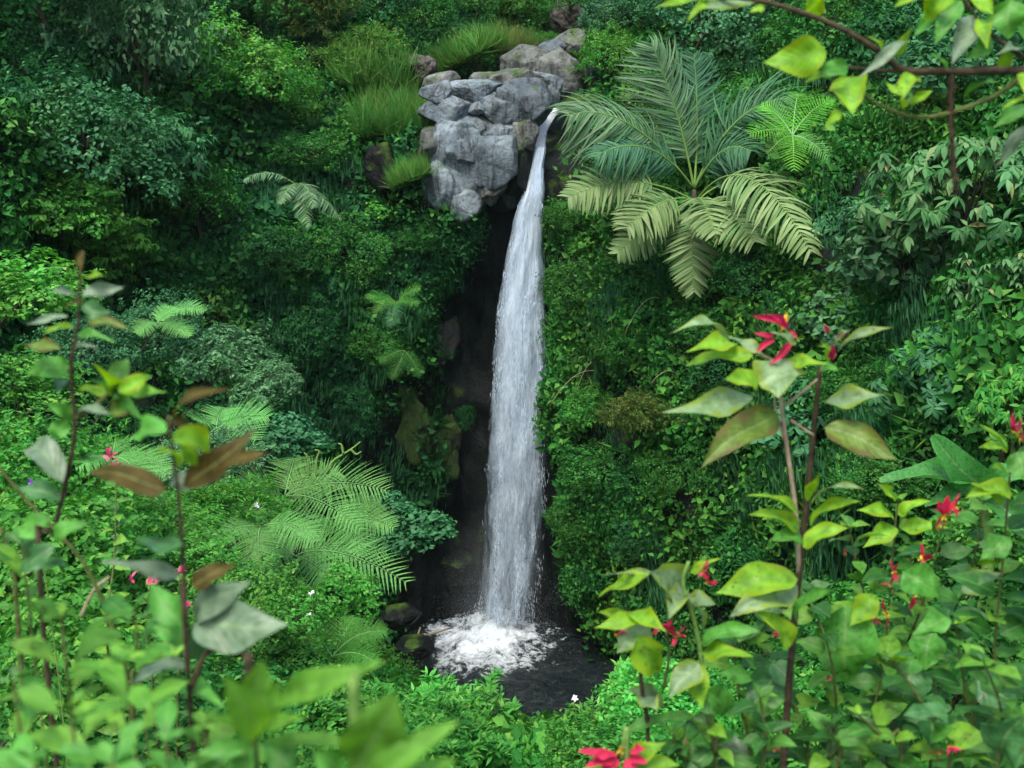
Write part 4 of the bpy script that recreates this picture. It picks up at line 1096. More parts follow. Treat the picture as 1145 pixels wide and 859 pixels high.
SP = 'bushes on the slope below the viewpoint'
for px, py, Y, R, zs, st, mt, lab in [
 (252, 408, 21, .95, .8, 'leafy', 'grey_leaf', 'greyish small-leaved bush on top of the spur, against the dark wall'),
 (180, 375, 21.5, .85, .8, 'small', 'teal_leaf', 'blue-green bush on the spur left of the greyish one'),
 (105, 395, 20, 1.0, .8, 'small', 'teal_leaf', 'dark bush on the spur behind the tall leafy twig'),
 (25, 335, 21, 1.1, .8, 'leafy', 'bright_leaf', 'bright leafy bush high on the left border of the spur'),
 (25, 430, 17, .8, .7, 'leafy', 'mid_leaf', 'green bush on the left border below the bright leafy one'),
 (300, 440, 20, .6, .8, 'leafy', 'grey_leaf', 'smaller greyish bush at the right end of the spur top'),
 (325, 490, 18.2, .5, .8, 'broad', 'teal_leaf', 'blue-green large-leaved plant above the big pale fern'),
 (465, 600, 17.6, .55, .7, 'broad', 'teal_leaf', 'blue-green large-leaved plant overhanging the dark pool'),
 (440, 570, 18, .42, .7, 'broad', 'teal_leaf', 'smaller large-leaved plant behind the big pale fern'),
 (225, 520, 15.5, .75, .6, 'fine', 'grey_leaf', 'lacy silver-green bush in the middle of the spur'),
 (265, 570, 14.6, .7, .6, 'fine', 'mid_leaf', 'fine-leaved bush left of the lower pale fern'),
 (165, 590, 12.5, .7, .6, 'small', 'bright_leaf', 'bright small-leaved bush behind the pink blossoms'),
 (100, 540, 13, .7, .7, 'fine', 'bright_leaf', 'feathery bright bush near the left border'),
 (40, 520, 12, .7, .7, 'leafy', 'mid_leaf', 'leafy bush behind the violet flower'),
 (380, 665, 14.8, .55, .8, 'leafy', 'bright_leaf', 'vivid green bush under the lower pale fern'),
 (330, 690, 12.8, .55, .7, 'leafy', 'bright_leaf', 'vivid green bush with tiny white blossoms'),
 (300, 745, 10.5, .55, .7, 'leafy', 'mid_leaf', 'leafy bush below the white-blossomed one'),
 (240, 700, 10, .6, .7, 'small', 'mid_leaf', 'mid-green bush behind the grey blurred leaves'),
 (430, 822, 11, .5, .8, 'herb', 'bright_leaf', 'tall bright herb with narrow leaves left of the pool edge'),
 (486, 806, 12, .5, .8, 'herb', 'bright_leaf', 'bright narrow-leaved herb in front of the pool'),
 (528, 812, 11.6, .5, .8, 'herb', 'bright_leaf', 'biggest bright herb bush in front of the pool'),
 (580, 872, 10.6, .42, .5, 'herb', 'mid_leaf', 'narrow-leaved herb right below the pool edge'),
 (480, 845, 9.6, .5, .7, 'herb', 'mid_leaf', 'herb bush at the bottom, next to the big blurred leaf'),
 (630, 884, 10, .4, .5, 'herb', 'bright_leaf', 'low bright herb at the bottom middle'),
 (672, 818, 11.5, .4, .7, 'herb', 'bright_leaf', 'bright herb right of the pool edge beside the white flower'),
 (710, 790, 11.2, .5, .8, 'herb', 'bright_leaf', 'bright herb behind the yellow-edged leaves'),
 (760, 800, 10, .55, .8, 'leafy', 'bright_leaf', 'leafy bright bush low behind the pale-stemmed shrub'),
 (680, 850, 9, .45, .7, 'leafy', 'mid_leaf', 'leafy bush behind the big red flower at the bottom'),
 (830, 800, 10, .55, .7, 'leafy', 'mid_leaf', 'leafy bush behind the tall brown stem'),
 (900, 745, 10.5, .6, .7, 'small', 'wall_leaf', 'dark small-leaved bush behind the big drooping leaf'),
 (985, 700, 11, .6, .7, 'leafy', 'mid_leaf', 'bush behind the cluster of red flowers'),
 (1070, 660, 11, .7, .7, 'leafy', 'wall_leaf', 'bush behind the banana plant'),
 (1125, 610, 10.5, .6, .8, 'leafy', 'mid_leaf', 'bush on the right border behind the banana plant'),
 (960, 800, 8.5, .7, .8, 'leafy', 'mid_leaf', 'leafy bush low between the right-hand shrubs'),
 (1080, 760, 8, .8, .9, 'leafy', 'wall_leaf', 'dark leafy bush low in the right corner'),
 (130, 660, 8.5, .6, .8, 'leafy', 'mid_leaf', 'leafy bush behind the grey-leaved twig'),
 (40, 630, 8, .6, .9, 'leafy', 'mid_leaf', 'leafy bush behind the dark twig by the left border'),
 (60, 760, 6, .5, .9, 'leafy', 'mid_leaf', 'leafy bush low in the left corner'),
 (190, 800, 6.2, .5, .8, 'leafy', 'wall_leaf', 'dark leafy bush low between the blurred twigs'),
 (340, 830, 7.5, .5, .7, 'leafy', 'mid_leaf', 'leafy bush behind the blurred light green rosette'),
]:
    plant('shrub', px, py, Y, R, zs, st, mt, lab, SP)

# ---- feather palms and ferns
def frond_plant(name, base, fronds, mat, label, cat, group=None, n=44, plen=.9, pw=.06, sub=0, trunk=None, rr=.03, stem_mat='stem_green', sweep=.55, droop=.5, lift=.15, sag=.25, prof=None, upv=UP, trr=.09, u0=.12):
    """fronds: list of (tip px, tip py, tip Y, arch, length factor[, material])."""
    base = np.asarray(base, float)
    if trunk is not None: root = np.asarray(trunk, float)
    else: root = base
    t = thing(name, root, label, cat, group)
    if trunk is not None:
        mm = Mesh(); V, F = tube(spline([np.zeros(3), (base - root) * .5 + np.array([.1, 0, 0]), base - root], 10), np.linspace(trr, trr * .8, 10), 8)
        mm.add(V, F); link('trunk', mm.data('trunk', [M['bark']]), t)
    for fr in fronds:
        px, py, Y, arch, lf = fr[:5]; mt = fr[5] if len(fr) > 5 else mat
        tip = P(px, py, Y); L = np.linalg.norm(tip - base)
        ctrl = base + (tip - base) * .45 + UP * arch * L
        o0 = base - root
        mm, st = Mesh(), Mesh()
        frond(mm, st, np.zeros(3), ctrl - base, tip - base, n, plen * lf, pw, rp, upv, sweep, droop, lift, sub, prof, rr, 0, u0)
        o = link('frond', mm.data('frond', [M[mt]]), t, o0)
        link('midrib', st.data('midrib', [M[stem_mat]]), o)
    return t
b = P(776, 212, 35.5)
frond_plant('feather_palm', b, [(634, 130, 33.6, .42, 1.05), (728, 48, 35.2, .14, 1.05, 'palm_grey'), (886, 110, 34.0, .40, 1.05, 'palm_dark'), (776, 60, 36.2, .04, .95, 'palm_dark'), (664, 176, 33.2, .36, .85, 'palm_dark'), (840, 170, 33.6, .4, .8, 'palm_dark')],
            'palm_grey', 'large feather palm with long grey-green fronds leaning toward the fall', 'palm', n=62, plen=1.35, pw=.055, rr=.045, droop=.6, u0=.2, upv=unit([0, -.75, .66]), trunk=nearest(b - UP * 1.6)[0], sweep=.7)
b = P(778, 226, 34.6)
frond_plant('feather_palm', b, [(634, 222, 33.2, .26, .9), (700, 256, 32.6, .26, .95), (690, 284, 33.6, .22, .8), (776, 328, 32.8, .34, .85), (844, 272, 31.2, .30, 1.0), (908, 284, 29.3, .34, 1.0), (800, 262, 31.8, .3, .85), (842, 208, 35.6, .2, .7, 'palm_dark')],
            'palm_olive', 'low palm with broad yellowish fronds fanned out beneath the grey-green one', 'palm', n=40, plen=1.1, pw=.085, rr=.035, droop=.28, u0=.36, prof=lambda x: np.sin(np.pi * np.clip(.22 + .70 * x, 0, 1)) ** .8, upv=unit([0, -.75, .66]), trunk=nearest(b - UP * 1.2)[0], sweep=.5, lift=.05)
b = P(886, 152, 32)
frond_plant('tree_fern', b, [(838, 150, 31.2, .22, .9), (852, 118, 32.6, .25, .9), (893, 104, 33.2, .2, .85), (930, 112, 32.6, .22, .9), (926, 176, 31.2, .2, .8, 'fern_leaf'), (888, 190, 30.8, .25, .9), (858, 172, 31, .2, .75, 'grass_leaf')],
            'fern_bright', 'bright green tree fern on a thin trunk beside the palms', 'tree fern', n=19, plen=.66, pw=.024, sub=18, stem_mat='rib_pale', upv=unit([0, -.6, .8]), trunk=nearest(P(884, 215, 33))[0], rr=.025, droop=.12)
b = P(330, 206, 34.5)
frond_plant('feather_palm', b, [(272, 202, 33.8, .25, .9), (312, 228, 33.6, .2, .7), (352, 232, 33.6, .25, .9), (346, 256, 33.6, .25, .8), (382, 246, 34, .25, .8)],
            'palm_grey', 'small pale palm in the dark hollow on the left hillside', 'palm', n=36, plen=.5, pw=.035, rr=.02, droop=.4)
b = P(444, 338, 36.2)
frond_plant('wall_fern', b, [(410, 332, 35.6, .2, 1), (470, 322, 35.8, .2, 1), (468, 340, 35.4, .2, .9), (436, 366, 35.4, .3, 1, 'teal_leaf'), (418, 350, 35.4, .2, .8, 'grass_leaf')],
            'mid_leaf', 'fern with five fronds on the dark wall left of the fall', 'fern', n=22, plen=.42, pw=.022, sub=18, upv=unit([0, -.6, .8]), rr=.015, droop=.15)
b = P(452, 392, 36.4)
frond_plant('wall_fern', b, [(438, 424, 35.8, .2, 1), (470, 420, 36, .2, 1), (425, 405, 36, .2, .9)],
            'wall_leaf', 'dim fern hanging below the brighter wall fern', 'fern', n=22, plen=.36, pw=.02, sub=18, upv=unit([0, -.6, .8]), rr=.015, droop=.2)
FG = 'ferns on the spur above the pool'
def ground_fern(px, py, Y, fr, mat, label, **kw):
    b = P(px, py, Y); g = np.array([b[0], b[1], near_h(b[0], b[1])])
    while b[2] - g[2] > .9 and g[0] > b[0] - 1.5:
        g[0] -= .08; g[1] -= .04; g[2] = near_h(g[0], g[1])
    g[2] = min(g[2], b[2] - .05)
    return frond_plant('fern', b, fr, mat, label, 'fern', FG, trunk=g, rr=.012, **kw)
kw = dict(trr=.02, n=27, plen=.52, pw=.021, sub=26, stem_mat='rib_pale', droop=.10, lift=.1, upv=unit([0, -.45, .9]))
ground_fern(318, 556, 16.6, [(432, 548, 16.2, .22, 1.25), (404, 592, 15.4, .2, 1.0), (270, 540, 16.2, .25, .8), (330, 512, 17.6, .2, .9), (296, 604, 15.6, .2, .8), (380, 528, 17.2, .22, 1.0)],
            'fern_leaf', 'big pale fern with arching fronds in the middle of the spur', **kw)
ground_fern(330, 622, 15.4, [(455, 652, 14.8, .24, 1.15), (432, 618, 15.8, .2, 1.1), (372, 650, 14.6, .2, .9), (282, 640, 14.8, .25, .9), (296, 598, 15.8, .22, .8)],
            'fern_leaf', 'lower pale fern reaching out toward the pool', **kw)
ground_fern(242, 480, 18.4, [(300, 466, 18.2, .25, 1.0), (286, 492, 17.6, .22, .9), (216, 468, 18, .25, .8), (252, 456, 19, .2, .8)],
            'fern_leaf', 'pale fern on the spur top behind the brown leaves', **kw)
ground_fern(176, 362, 20.4, [(228, 348, 20, .3, .8), (196, 344, 20.8, .25, .7), (152, 372, 20, .25, .8), (212, 376, 19.8, .2, .7)],
            'fern_leaf', 'small fern arching above the spur in front of the dark wall', **{**kw, 'plen': .42})
ground_fern(126, 512, 12.2, [(186, 530, 11.8, .25, 1), (84, 520, 11.8, .25, 1), (128, 496, 12.8, .25, .8), (160, 548, 11.4, .2, .9)],
            'fern_leaf', 'fern on the left of the spur by the pink blossoms', **{**kw, 'plen': .34, 'pw': .018})
ground_fern(372, 735, 13.2, [(432, 706, 13.2, .25, .8), (420, 742, 12.6, .2, .8), (350, 706, 13.4, .2, .8), (396, 690, 13.8, .2, .8)],
            'mid_leaf', 'darker fern low beside the left bank of the pool', **{**kw, 'plen': .36, 'pw': .018})

ground_fern(292, 590, 14.2, [(352, 606, 13.6, .22, 1.0), (330, 578, 14.6, .2, .9), (240, 604, 13.6, .25, .9), (290, 640, 13.2, .2, .9), (262, 566, 14.6, .22, .8)],
            'fern_leaf', 'pale fern nearer the viewer, overlapping the two big ones from the left', **{**kw, 'plen': .42})
ground_fern(372, 580, 16.2, [(440, 590, 15.8, .22, 1.0), (424, 562, 16.6, .2, .9), (402, 622, 15.2, .2, .9), (340, 600, 15.6, .2, .8)],
            'fern_leaf', 'pale fern wedged between the upper and the lower big fern', **{**kw, 'plen': .44})

# young fern shoots standing above the big pale fern
t = thing('fern_shoot', P(366, 530, 16.8), 'thin curled yellowish shoots standing up behind the big pale fern', 'fern')
mm = Mesh()
for q in [[(366, 530), (372, 516), (384, 508), (396, 500), (403, 494)], [(346, 532), (344, 512), (340, 506)], [(354, 532), (354, 514), (357, 505), (352, 503)], [(384, 508), (382, 498), (378, 496)], [(392, 502), (398, 508), (404, 505)]]:
    mm = Mesh(); V, F = tube(spline([P(x, y, 16.8) - P(366, 530, 16.8) for x, y in q], 10), np.linspace(.022, .01, 10), 6); mm.add(V, F)
    link('stem', mm.data('stem', [M['stem_green']]), t)

# tendrils and dry stalks on the right wall
td = thing('dry_stalks', P(730, 380, 33.5), 'pale dry arching stalks hanging on the right wall under the palms', 'dry plant')
for q in range(14):
    x0, y0 = rp.uniform(660, 800), rp.uniform(330, 480); s, n = surf(x0, y0); s = s + n * .45
    a = np.array([rp.normal(0, .6), -.3, rp.uniform(.3, .7)]); w_ = np.linspace(0, 1, 14)[:, None]
    mm = Mesh(); V, F = tube(s - np.array(td.location) + a * w_ * 1.3 - UP * w_ ** 2 * rp.uniform(.8, 1.7) + n * .3 * w_, np.linspace(.011, .005, 14), 4); mm.add(V, F)
    link('stem', mm.data('stem', [M['twig_dry']]), td)

# driftwood poles on the left bank of the pool
for (a, b_), lab in [(((446, 722), (505, 672)), 'thin grey pole lying on the left bank toward the foam'), (((455, 740), (470, 700)), 'short dark stick lying on the left bank rocks')]:
    A, B = P(*a, 36.0), P(*b_, 38.5)
    A[2] = max(A[2], .25); B[2] = max(min(B[2], .6), .3)
    mm = Mesh(); V, F = tube(spline([np.zeros(3), (B - A) * .5 + np.array([.03, 0, .04]), B - A], 8), np.linspace(.05, .03, 8), 6); mm.add(V, F)
    tag(link('driftwood_pole', mm.data('driftwood_pole', [M['bark_pale']]), None, A), lab, 'driftwood')

# ------------------------------------------------------------------ plants close to the viewer
rf = np.random.default_rng(77)
CAM = np.array([0, 0, EYE])
def blade(A, B, W, nrm, bend=.12, fold=.18, wav=.11, serr=.05, nu=16, nv=6, prof=PROF_OVATE, seed=0):
    """One large leaf from A (stalk) to B (tip) with creased, wavy, toothed blade."""
    A, B = np.asarray(A, float), np.asarray(B, float)
    L = np.linalg.norm(B - A); ax = (B - A) / L
    side = unit(np.cross(nrm, ax)); n = np.cross(ax, side)
    u = np.linspace(0, 1, nu + 1)[:, None]; v = np.linspace(-1, 1, nv + 1)[None]
    w = prof(u) * (1 + serr * ((u * 13) % 1 - .5) * (np.abs(v) > .9))
    ph = seed * 1.7
    lift = fold * np.abs(v) ** 1.3 * W * w + wav * W * np.sin(u * 8 + ph + v * 1.5) * np.abs(v) * w * 2 + bend * L * (np.sin(np.pi * u) - .15 * u)
    V = A + ax * L * u[..., None] + side * (W / 2 * w * v)[..., None] + n * lift[..., None] + side * (.11 * L * np.sin(u * 2.4 + ph))[..., None] * (u * (1 - u) * 2)[..., None]
    uv = np.stack(np.broadcast_arrays(u, (v + 1) / 2), -1)
    return V.reshape(-1, 3), grid_faces(nu + 1, nv + 1), uv.reshape(-1, 2)

def px2m(px, Y, py=430):
    return px / FPX * np.linalg.norm(P(572, py, Y) - CAM)

def stem_part(t, pts, r0, r1, mat, name='stem', n=22):
    o0 = np.array(t.location)
    mm = Mesh(); V, F = tube(spline(pts, n) - o0, np.linspace(r0, r1, n), 8); mm.add(V, F)
    return link(name, mm.data(name, [M[mat]]), t)

def hero(t, a, b, w, mat, up=.35, bend=.08, fold=.16, name='leaf', prof=PROF_OVATE, stalk=None, stalk_mat='stem_green', label=None, **kw):
    """Large leaf between two photograph positions (px, py, Y); up mixes a level blade with one facing the viewer."""
    A, B = P(*a), P(*b)
    W = px2m(w, (a[2] + b[2]) / 2, a[1])
    nrm = unit(unit(CAM - (A + B) / 2) * (1 - up) + UP * up)
    o0 = np.array(t.location); mm = Mesh()
    V, F, uv = blade(A - o0, B - o0, W, nrm, bend + rf.normal(0, .05), fold * rf.uniform(.4, 1.5), seed=rf.uniform(0, 9), prof=prof, **kw); mm.add(V, F, uv)
    if stalk is not None:
        S = P(*stalk); V, F = tube(spline([S - o0, (S + A) / 2 - o0 + UP * .004, A - o0], 8), np.full(8, .0028), 5); mm.add(V, F, None, 1)
    o = link(name, mm.data(name, [M[mat], M[stalk_mat]]), t)
    if label: o['label'] = label
    return o

def flower(t, c, n, L, mat, dirv=(0, -.3, .5), spread=.9, w=.2, seed=None, yellow=True, name='flower'):
    C = np.asarray(c, float) - np.array(t.location); mm = Mesh()
    d = unit(rf.normal(0, spread, (n, 3)) + np.array(dirv))
    nr = unit(UP + rf.normal(0, .4, (n, 3)))
    l = L * rf.uniform(.6, 1.15, n)
    V, F, uv = leaves(C + d * L * .06, d, nr, l, l * w, 6, PROF_LANCE, .2, .12); mm.add(V, F, uv, 0)
    if yellow:
        dd = unit(rf.normal(0, .7, (9, 3)) + np.array(dirv))
        V, F, uv = leaves(np.tile(C, (9, 1)), dd, unit(UP + rf.normal(0, .4, (9, 3))), np.full(9, L * .22), np.full(9, L * .1), 3, PROF_LANCE, .2, .1); mm.add(V, F, uv, 1)
    return link(name, mm.data(name, [M[mat], M['yellow']]), t)

def foliage_along(t, stems, Lf, step, mat, start=.15, wr=.58, top=4, droop=.25, per=2, prof=PROF_OVATE, up=.35, name='foliage', jit=.35):
    """Opposite leaves along world-space stems, all in one foliage mesh."""
    o0 = np.array(t.location); mm = Mesh(); PP, AA, NN, LL = [], [], [], []
    for pts in stems:
        pts = np.asarray(pts); seg = np.linalg.norm(np.diff(pts, axis=0), axis=1); s = np.concatenate([[0], np.cumsum(seg)])
        tot = s[-1]; q = start * tot; a = rf.uniform(0, 6.28)
        while q < tot:
            c = np.array([np.interp(q, s, pts[:, k]) for k in range(3)])
            for k in range(per):
                an = a + k * 2 * np.pi / per + rf.normal(0, .3)
                h = np.array([math.cos(an), math.sin(an), up + rf.normal(0, jit * .6)])
                g = .55 + .6 * math.sin(np.pi * min(.95, .25 + .6 * q / tot))
                PP.append(c + unit(h) * .012); AA.append(unit(h)); NN.append(unit(UP * .9 - np.array([h[0], h[1], 0]) * up + rf.normal(0, jit, 3) - np.array([0, .25, 0]))); LL.append(Lf * g * rf.uniform(.65, 1.2))
            a += 1.57 + rf.normal(0, .25); q += step * rf.uniform(.75, 1.25)
        for k in range(top):
            an = rf.uniform(0, 6.28); h = unit(np.array([math.cos(an), math.sin(an), .8]))
            PP.append(pts[-1]); AA.append(h); NN.append(unit(UP - h * .4 + rf.normal(0, .2, 3))); LL.append(Lf * rf.uniform(.3, .6))
    PP, AA, NN, LL = map(np.array, (PP, AA, NN, LL))
    V, F, uv = leaves(PP - o0, AA, NN, LL, LL * wr * rf.uniform(.85, 1.15, len(LL)), 8, prof, .14, droop * rf.uniform(.3, 1.5, len(LL)), .05, rf)
    mm.add(V, F, uv)
    return link(name, mm.data(name, [M[mat]]), t)

def rooted(px, py, Y, name, label, cat='shrub', group=None):
    """Thing on the near slope below a photograph position; returns it and its root."""
    c = P(px, py, Y); g = np.array([c[0], Y, float(near_h(c[0], Y)) - .03])
    return thing(name, g, label, cat, group), g

def shrub_near(label, Y, stems, Lf, step, mat, r0=.0055, stem_mat='stem_olive', start=.15, name='shrub', group=None, flowers=(), fmat='red', fl=.06, **kw):
    bx = stems[0][0]
    t, g = rooted(bx[0], bx[1], Y, name, label, 'shrub', group)
    W = []
    for st in stems:
        pts = [P(x, y, Y + (q[0] if q else 0)) for x, y, *q in st]
        pts = [g + np.array([rf.normal(0, .02), rf.normal(0, .02), 0]), *pts] if np.linalg.norm(pts[0] - g) > .05 else pts
        sp_ = spline(pts, 30); W.append(sp_)
        stem_part(t, pts, r0, r0 * .4, stem_mat)
    foliage_along(t, W, Lf, step, mat, start, **kw)
    for fx in flowers:
        flower(t, P(fx[0], fx[1], Y + (fx[2] if len(fx) > 2 else 0)), int(fx[3]) if len(fx) > 3 else 6, fl, fmat)
    return t

# ---- tall red-flowered shrub on the right
Y = 2.8
t, g = rooted(880, 859, Y, 'flowering_shrub', 'tall shrub with a straight brown stem, big pale leaves and red bracts at its top', 'shrub', 'red-flowered shrubs near the viewer')
stem_part(t, [g, P(876, 859, Y), P(886, 720, Y), P(900, 580, Y), P(910, 480, Y), P(918, 405, Y)], .0105, .0055, 'stem_brown')
stem_part(t, [P(889, 690, Y), P(893, 640, Y), P(890, 575, Y - .03), P(880, 500, Y - .04), P(872, 440, Y - .05), P(869, 405, Y - .05)], .0065, .004, 'bark_pale')
for q in ([(880, 500), (868, 462), (866, 444)], [(876, 455), (898, 438), (914, 424)], [(884, 470), (910, 487)], [(872, 440), (890, 418), (900, 405)], [(868, 405), (850, 396)]):
    stem_part(t, [P(x, y, Y - .04) for x, y in q], .0035, .0025, 'bark_pale', 'twig', 8)
y1 = Y - .05
for a, b, w, mt, up in [
 ((815, 381), (749, 371), 17, 'near_pale', .75), ((823, 386), (767, 393), 26, 'near_lime', .55), ((852, 396), (812, 376), 18, 'near_pale', .7),
 ((842, 398), (767, 409), 26, 'near_lime', .6), ((848, 428), (811, 424), 30, 'near_lime', .3), ((868, 402), (870, 445), 62, 'near_pale', .1),
 ((842, 444), (740, 461), 34, 'near_pale', .45), ((869, 462), (785, 522), 46, 'near_olive', .25), ((922, 450), (990, 441), 30, 'near_pale', .5),
 ((922, 478), (1003, 514), 40, 'near_olive', .25), ((936, 394), (999, 365), 15, 'near_pale', .6), ((880, 402), (926, 407), 18, 'near_lime', .5),
 ((891, 384), (862, 371), 14, 'near_pale', .5), ((925, 405), (914, 386), 12, 'near_lime', .4), ((932, 385), (952, 368), 13, 'near_pale', .5), ((918, 410), (938, 414), 14, 'near_green', .4),
 ((893, 576), (835, 553), 15, 'near_lime', .6), ((893, 592), (838, 575), 24, 'near_lime', .5), ((896, 600), (862, 604), 26, 'near_green', .4),
 ((905, 566), (966, 546), 15, 'near_pale', .6), ((906, 588), (962, 560), 20, 'near_lime', .5), ((902, 560), (916, 530), 12, 'near_lime', .2), ((898, 612), (948, 590), 26, 'near_lime', .5),
 ((892, 648), (800, 663), 44, 'near_lime', .35), ((892, 655), (816, 690), 40, 'near_pale', .3), ((886, 720), (846, 684), 30, 'near_lime', .4), ((888, 690), (930, 660), 26, 'near_green', .4),
]:
    hero(t, (*a, y1 + rf.normal(0, .03)), (*b, y1 - .06 + rf.normal(0, .05)), w, mt, up)
fl = lambda a, b, w: hero(t, (*a, y1), (*b, y1 - .03), w * .8, 'red', .2, .04, .35, 'bract', PROF_LANCE, serr=0)
for a, b, w in [((874, 364), (841, 353), 10), ((879, 366), (862, 351), 11), ((866, 375), (843, 373), 8), ((866, 380), (845, 395), 9), ((889, 380), (859, 409), 10), ((880, 372), (892, 378), 9), ((924, 372), (922, 362), 8), ((930, 402), (931, 384), 11), ((936, 380), (949, 373), 8), ((880, 368), (868, 358), 8)]: fl(a, b, w)
flower(t, P(880, 362, y1), 4, .03, 'yellow', (0, -.2, .5), .7, .4)

# ---- pale-stemmed shrub left of it with yellow-edged leaves
Y = 2.6
t, g = rooted(790, 859, Y, 'flowering_shrub', 'shrub with yellow-edged pale leaves and small pink-red blossoms beside the pool', 'shrub', 'red-flowered shrubs near the viewer')
stem_part(t, [g, P(795, 859, Y), P(788, 770, Y), P(778, 700, Y), P(764, 655, Y), P(770, 628, Y)], .007, .004, 'stem_green')
stem_part(t, [g + [-.05, 0, 0], P(726, 859, Y), P(720, 790, Y), P(716, 750, Y), P(718, 735, Y)], .006, .004, 'stem_brown')
stem_part(t, [P(742, 770, Y), P(748, 735, Y), P(745, 708, Y)], .004, .003, 'stem_olive', 'twig')
for a, b, w, mt, up in [
 ((735, 641), (672, 643), 10, 'near_pale', .8), ((726, 643), (668, 668), 20, 'near_lime', .6), ((762, 655), (728, 640), 52, 'near_pale', .1), ((765, 660), (748, 692), 32, 'near_pale', .2), ((770, 668), (800, 676), 24, 'near_pale', .4),
 ((772, 640), (806, 624), 13, 'near_lime', .5), ((720, 690), (666, 684), 16, 'near_lime', .6), ((722, 698), (664, 702), 22, 'near_lime', .55), ((725, 700), (690, 730), 40, 'near_pale', .3), ((712, 712), (738, 752), 40, 'near_lime', .2),
 ((702, 688), (745, 706), 26, 'near_lime', .45), ((782, 742), (748, 780), 34, 'near_pale', .25), ((770, 744), (786, 792), 36, 'near_lime', .15), ((785, 770), (812, 800), 36, 'near_green', .15), ((776, 800), (690, 822), 20, 'near_green', .6), ((720, 780), (736, 795), 28, 'near_pale', .4),
 ((784, 720), (850, 706), 26, 'near_green', .5), ((786, 728), (842, 734), 24, 'near_lime', .45), ((784, 700), (776, 672), 18, 'near_pale', .3), ((790, 800), (775, 845), 30, 'near_lime', .2), ((795, 830), (838, 850), 36, 'near_grey', .4), ((742, 792), (700, 770), 26, 'near_pale', .45)]:
    hero(t, (*a, Y + rf.normal(0, .04)), (*b, Y - .05 + rf.normal(0, .05)), w, mt, up)
for x, y, n in [(786, 640, 6), (790, 652, 4), (746, 706, 8), (756, 712, 5), (738, 700, 4), (689, 710, 4), (700, 712, 3)]:
    flower(t, P(x, y, Y - .03), n, .032, 'pink' if x < 705 else 'red', (.3, -.4, .2), .8, .35)

# ---- big poinsettia-like bloom at the bottom
Y = 2.1
t, g = rooted(690, 870, Y, 'flowering_shrub', 'low stalk ending in one large red star-shaped bloom with a yellow heart', 'shrub', 'red-flowered shrubs near the viewer')
stem_part(t, [g, P(700, 880, Y), P(694, 848, Y)], .006, .004, 'stem_green')
for a, b, w in [((688, 846), (646, 840), 14), ((690, 848), (654, 858), 14), ((692, 850), (672, 868), 14), ((702, 848), (724, 853), 14), ((700, 848), (712, 866), 15), ((690, 845), (662, 850), 12), ((704, 842), (722, 838), 12)]:
    hero(t, (*a, Y), (*b, Y - .03), w, 'red', .45, .05, .2, 'bract', PROF_LANCE, serr=0)
flower(t, P(694, 840, Y), 14, .016, 'yellow', (0, -.3, .4), 1.0, .5)
for a, b in [((700, 855), (745, 830)), ((696, 858), (640, 872)), ((700, 860), (760, 856))]: hero(t, (*a, Y), (*b, Y), 24, 'near_lime', .5)

# ---- other red-flowered shrubs in the right corner
GR = 'red-flowered shrubs near the viewer'
def red_shrub(label, Y, stems, blooms, hero_l=(), Lf=.12, step=.065, mat='near_mixed', stem_mat='stem_olive', r0=.0055, **kw):
    t = shrub_near(label, Y, stems, Lf, step, mat, r0, stem_mat, name='flowering_shrub', group=GR, **kw)
    for x, y, n, L in blooms: flower(t, P(x, y, Y - .06), n, L, 'red', (-.1, -.4, .35), .8, .25)
    for a, b, w, mt, up in hero_l: hero(t, (*a, Y - .1), (*b, Y - .15), w, mt, up)
    return t
red_shrub('leafy shrub with red blooms high on it, below the flat banana leaf', 3.3,
          [[(990, 859), (1000, 760, .1), (1030, 680), (1050, 605), (1056, 582)], [(1040, 859), (1046, 740, .2), (1085, 640), (1100, 560)], [(1000, 859), (985, 740), (960, 640), (950, 590)]],
          [(1056, 578, 8, .07), (1068, 568, 5, .05), (1048, 590, 4, .05), (1030, 626, 4, .07), (1000, 640, 5, .05), (996, 655, 4, .04), (1022, 668, 4, .06), (992, 688, 4, .06), (978, 690, 4, .04)],
          [((944, 678), (950, 768), 74, 'near_green', .08), ((1020, 740), (1008, 796), 52, 'near_dark', .1), ((1042, 708), (1034, 750), 42, 'near_green', .1), ((1010, 640), (1050, 668), 44, 'near_green', .25), ((978, 665), (950, 700), 30, 'near_lime', .3), ((1075, 660), (1120, 640), 32, 'near_pale', .4)])
red_shrub('shrub on the right border with one red bloom at its tip', 3.0,
          [[(1120, 859), (1112, 740), (1122, 620), (1130, 520), (1132, 492)], [(1090, 859), (1080, 780), (1068, 700)], [(1150, 859), (1165, 720), (1170, 600)]],
          [(1136, 484, 7, .06), (1142, 492, 4, .05)],
          [((1130, 548), (1080, 556), 28, 'near_lime', .4), ((1126, 506), (1094, 500), 14, 'near_lime', .5), ((1136, 506), (1150, 540), 34, 'near_green', .2), ((1122, 560), (1085, 540), 20, 'near_lime', .5), ((1126, 600), (1096, 626), 30, 'near_green', .3), ((1090, 755), (1140, 790), 46, 'near_dark', .2), ((1060, 690), (1020, 710), 28, 'near_green', .4)])
red_shrub('lower bushy shrub with small red blooms between the brown stem and the drooping leaves', 3.1,
          [[(930, 859), (935, 790), (925, 720), (900, 660, .2)], [(905, 859), (870, 780, .1), (850, 720, .1), (860, 690)], [(960, 859), (975, 800), (990, 740)], [(840, 859), (830, 800), (822, 740), (830, 716, -.05)]],
          [(872, 704, 4, .04), (866, 690, 3, .04), (925, 762, 3, .03), (865, 840, 3, .04), (945, 620, 2, .03)],
          [((870, 745), (836, 800), 44, 'near_dark', .1), ((862, 742), (890, 770), 30, 'near_dark', .2), ((845, 760), (800, 752), 22, 'near_green', .5)])
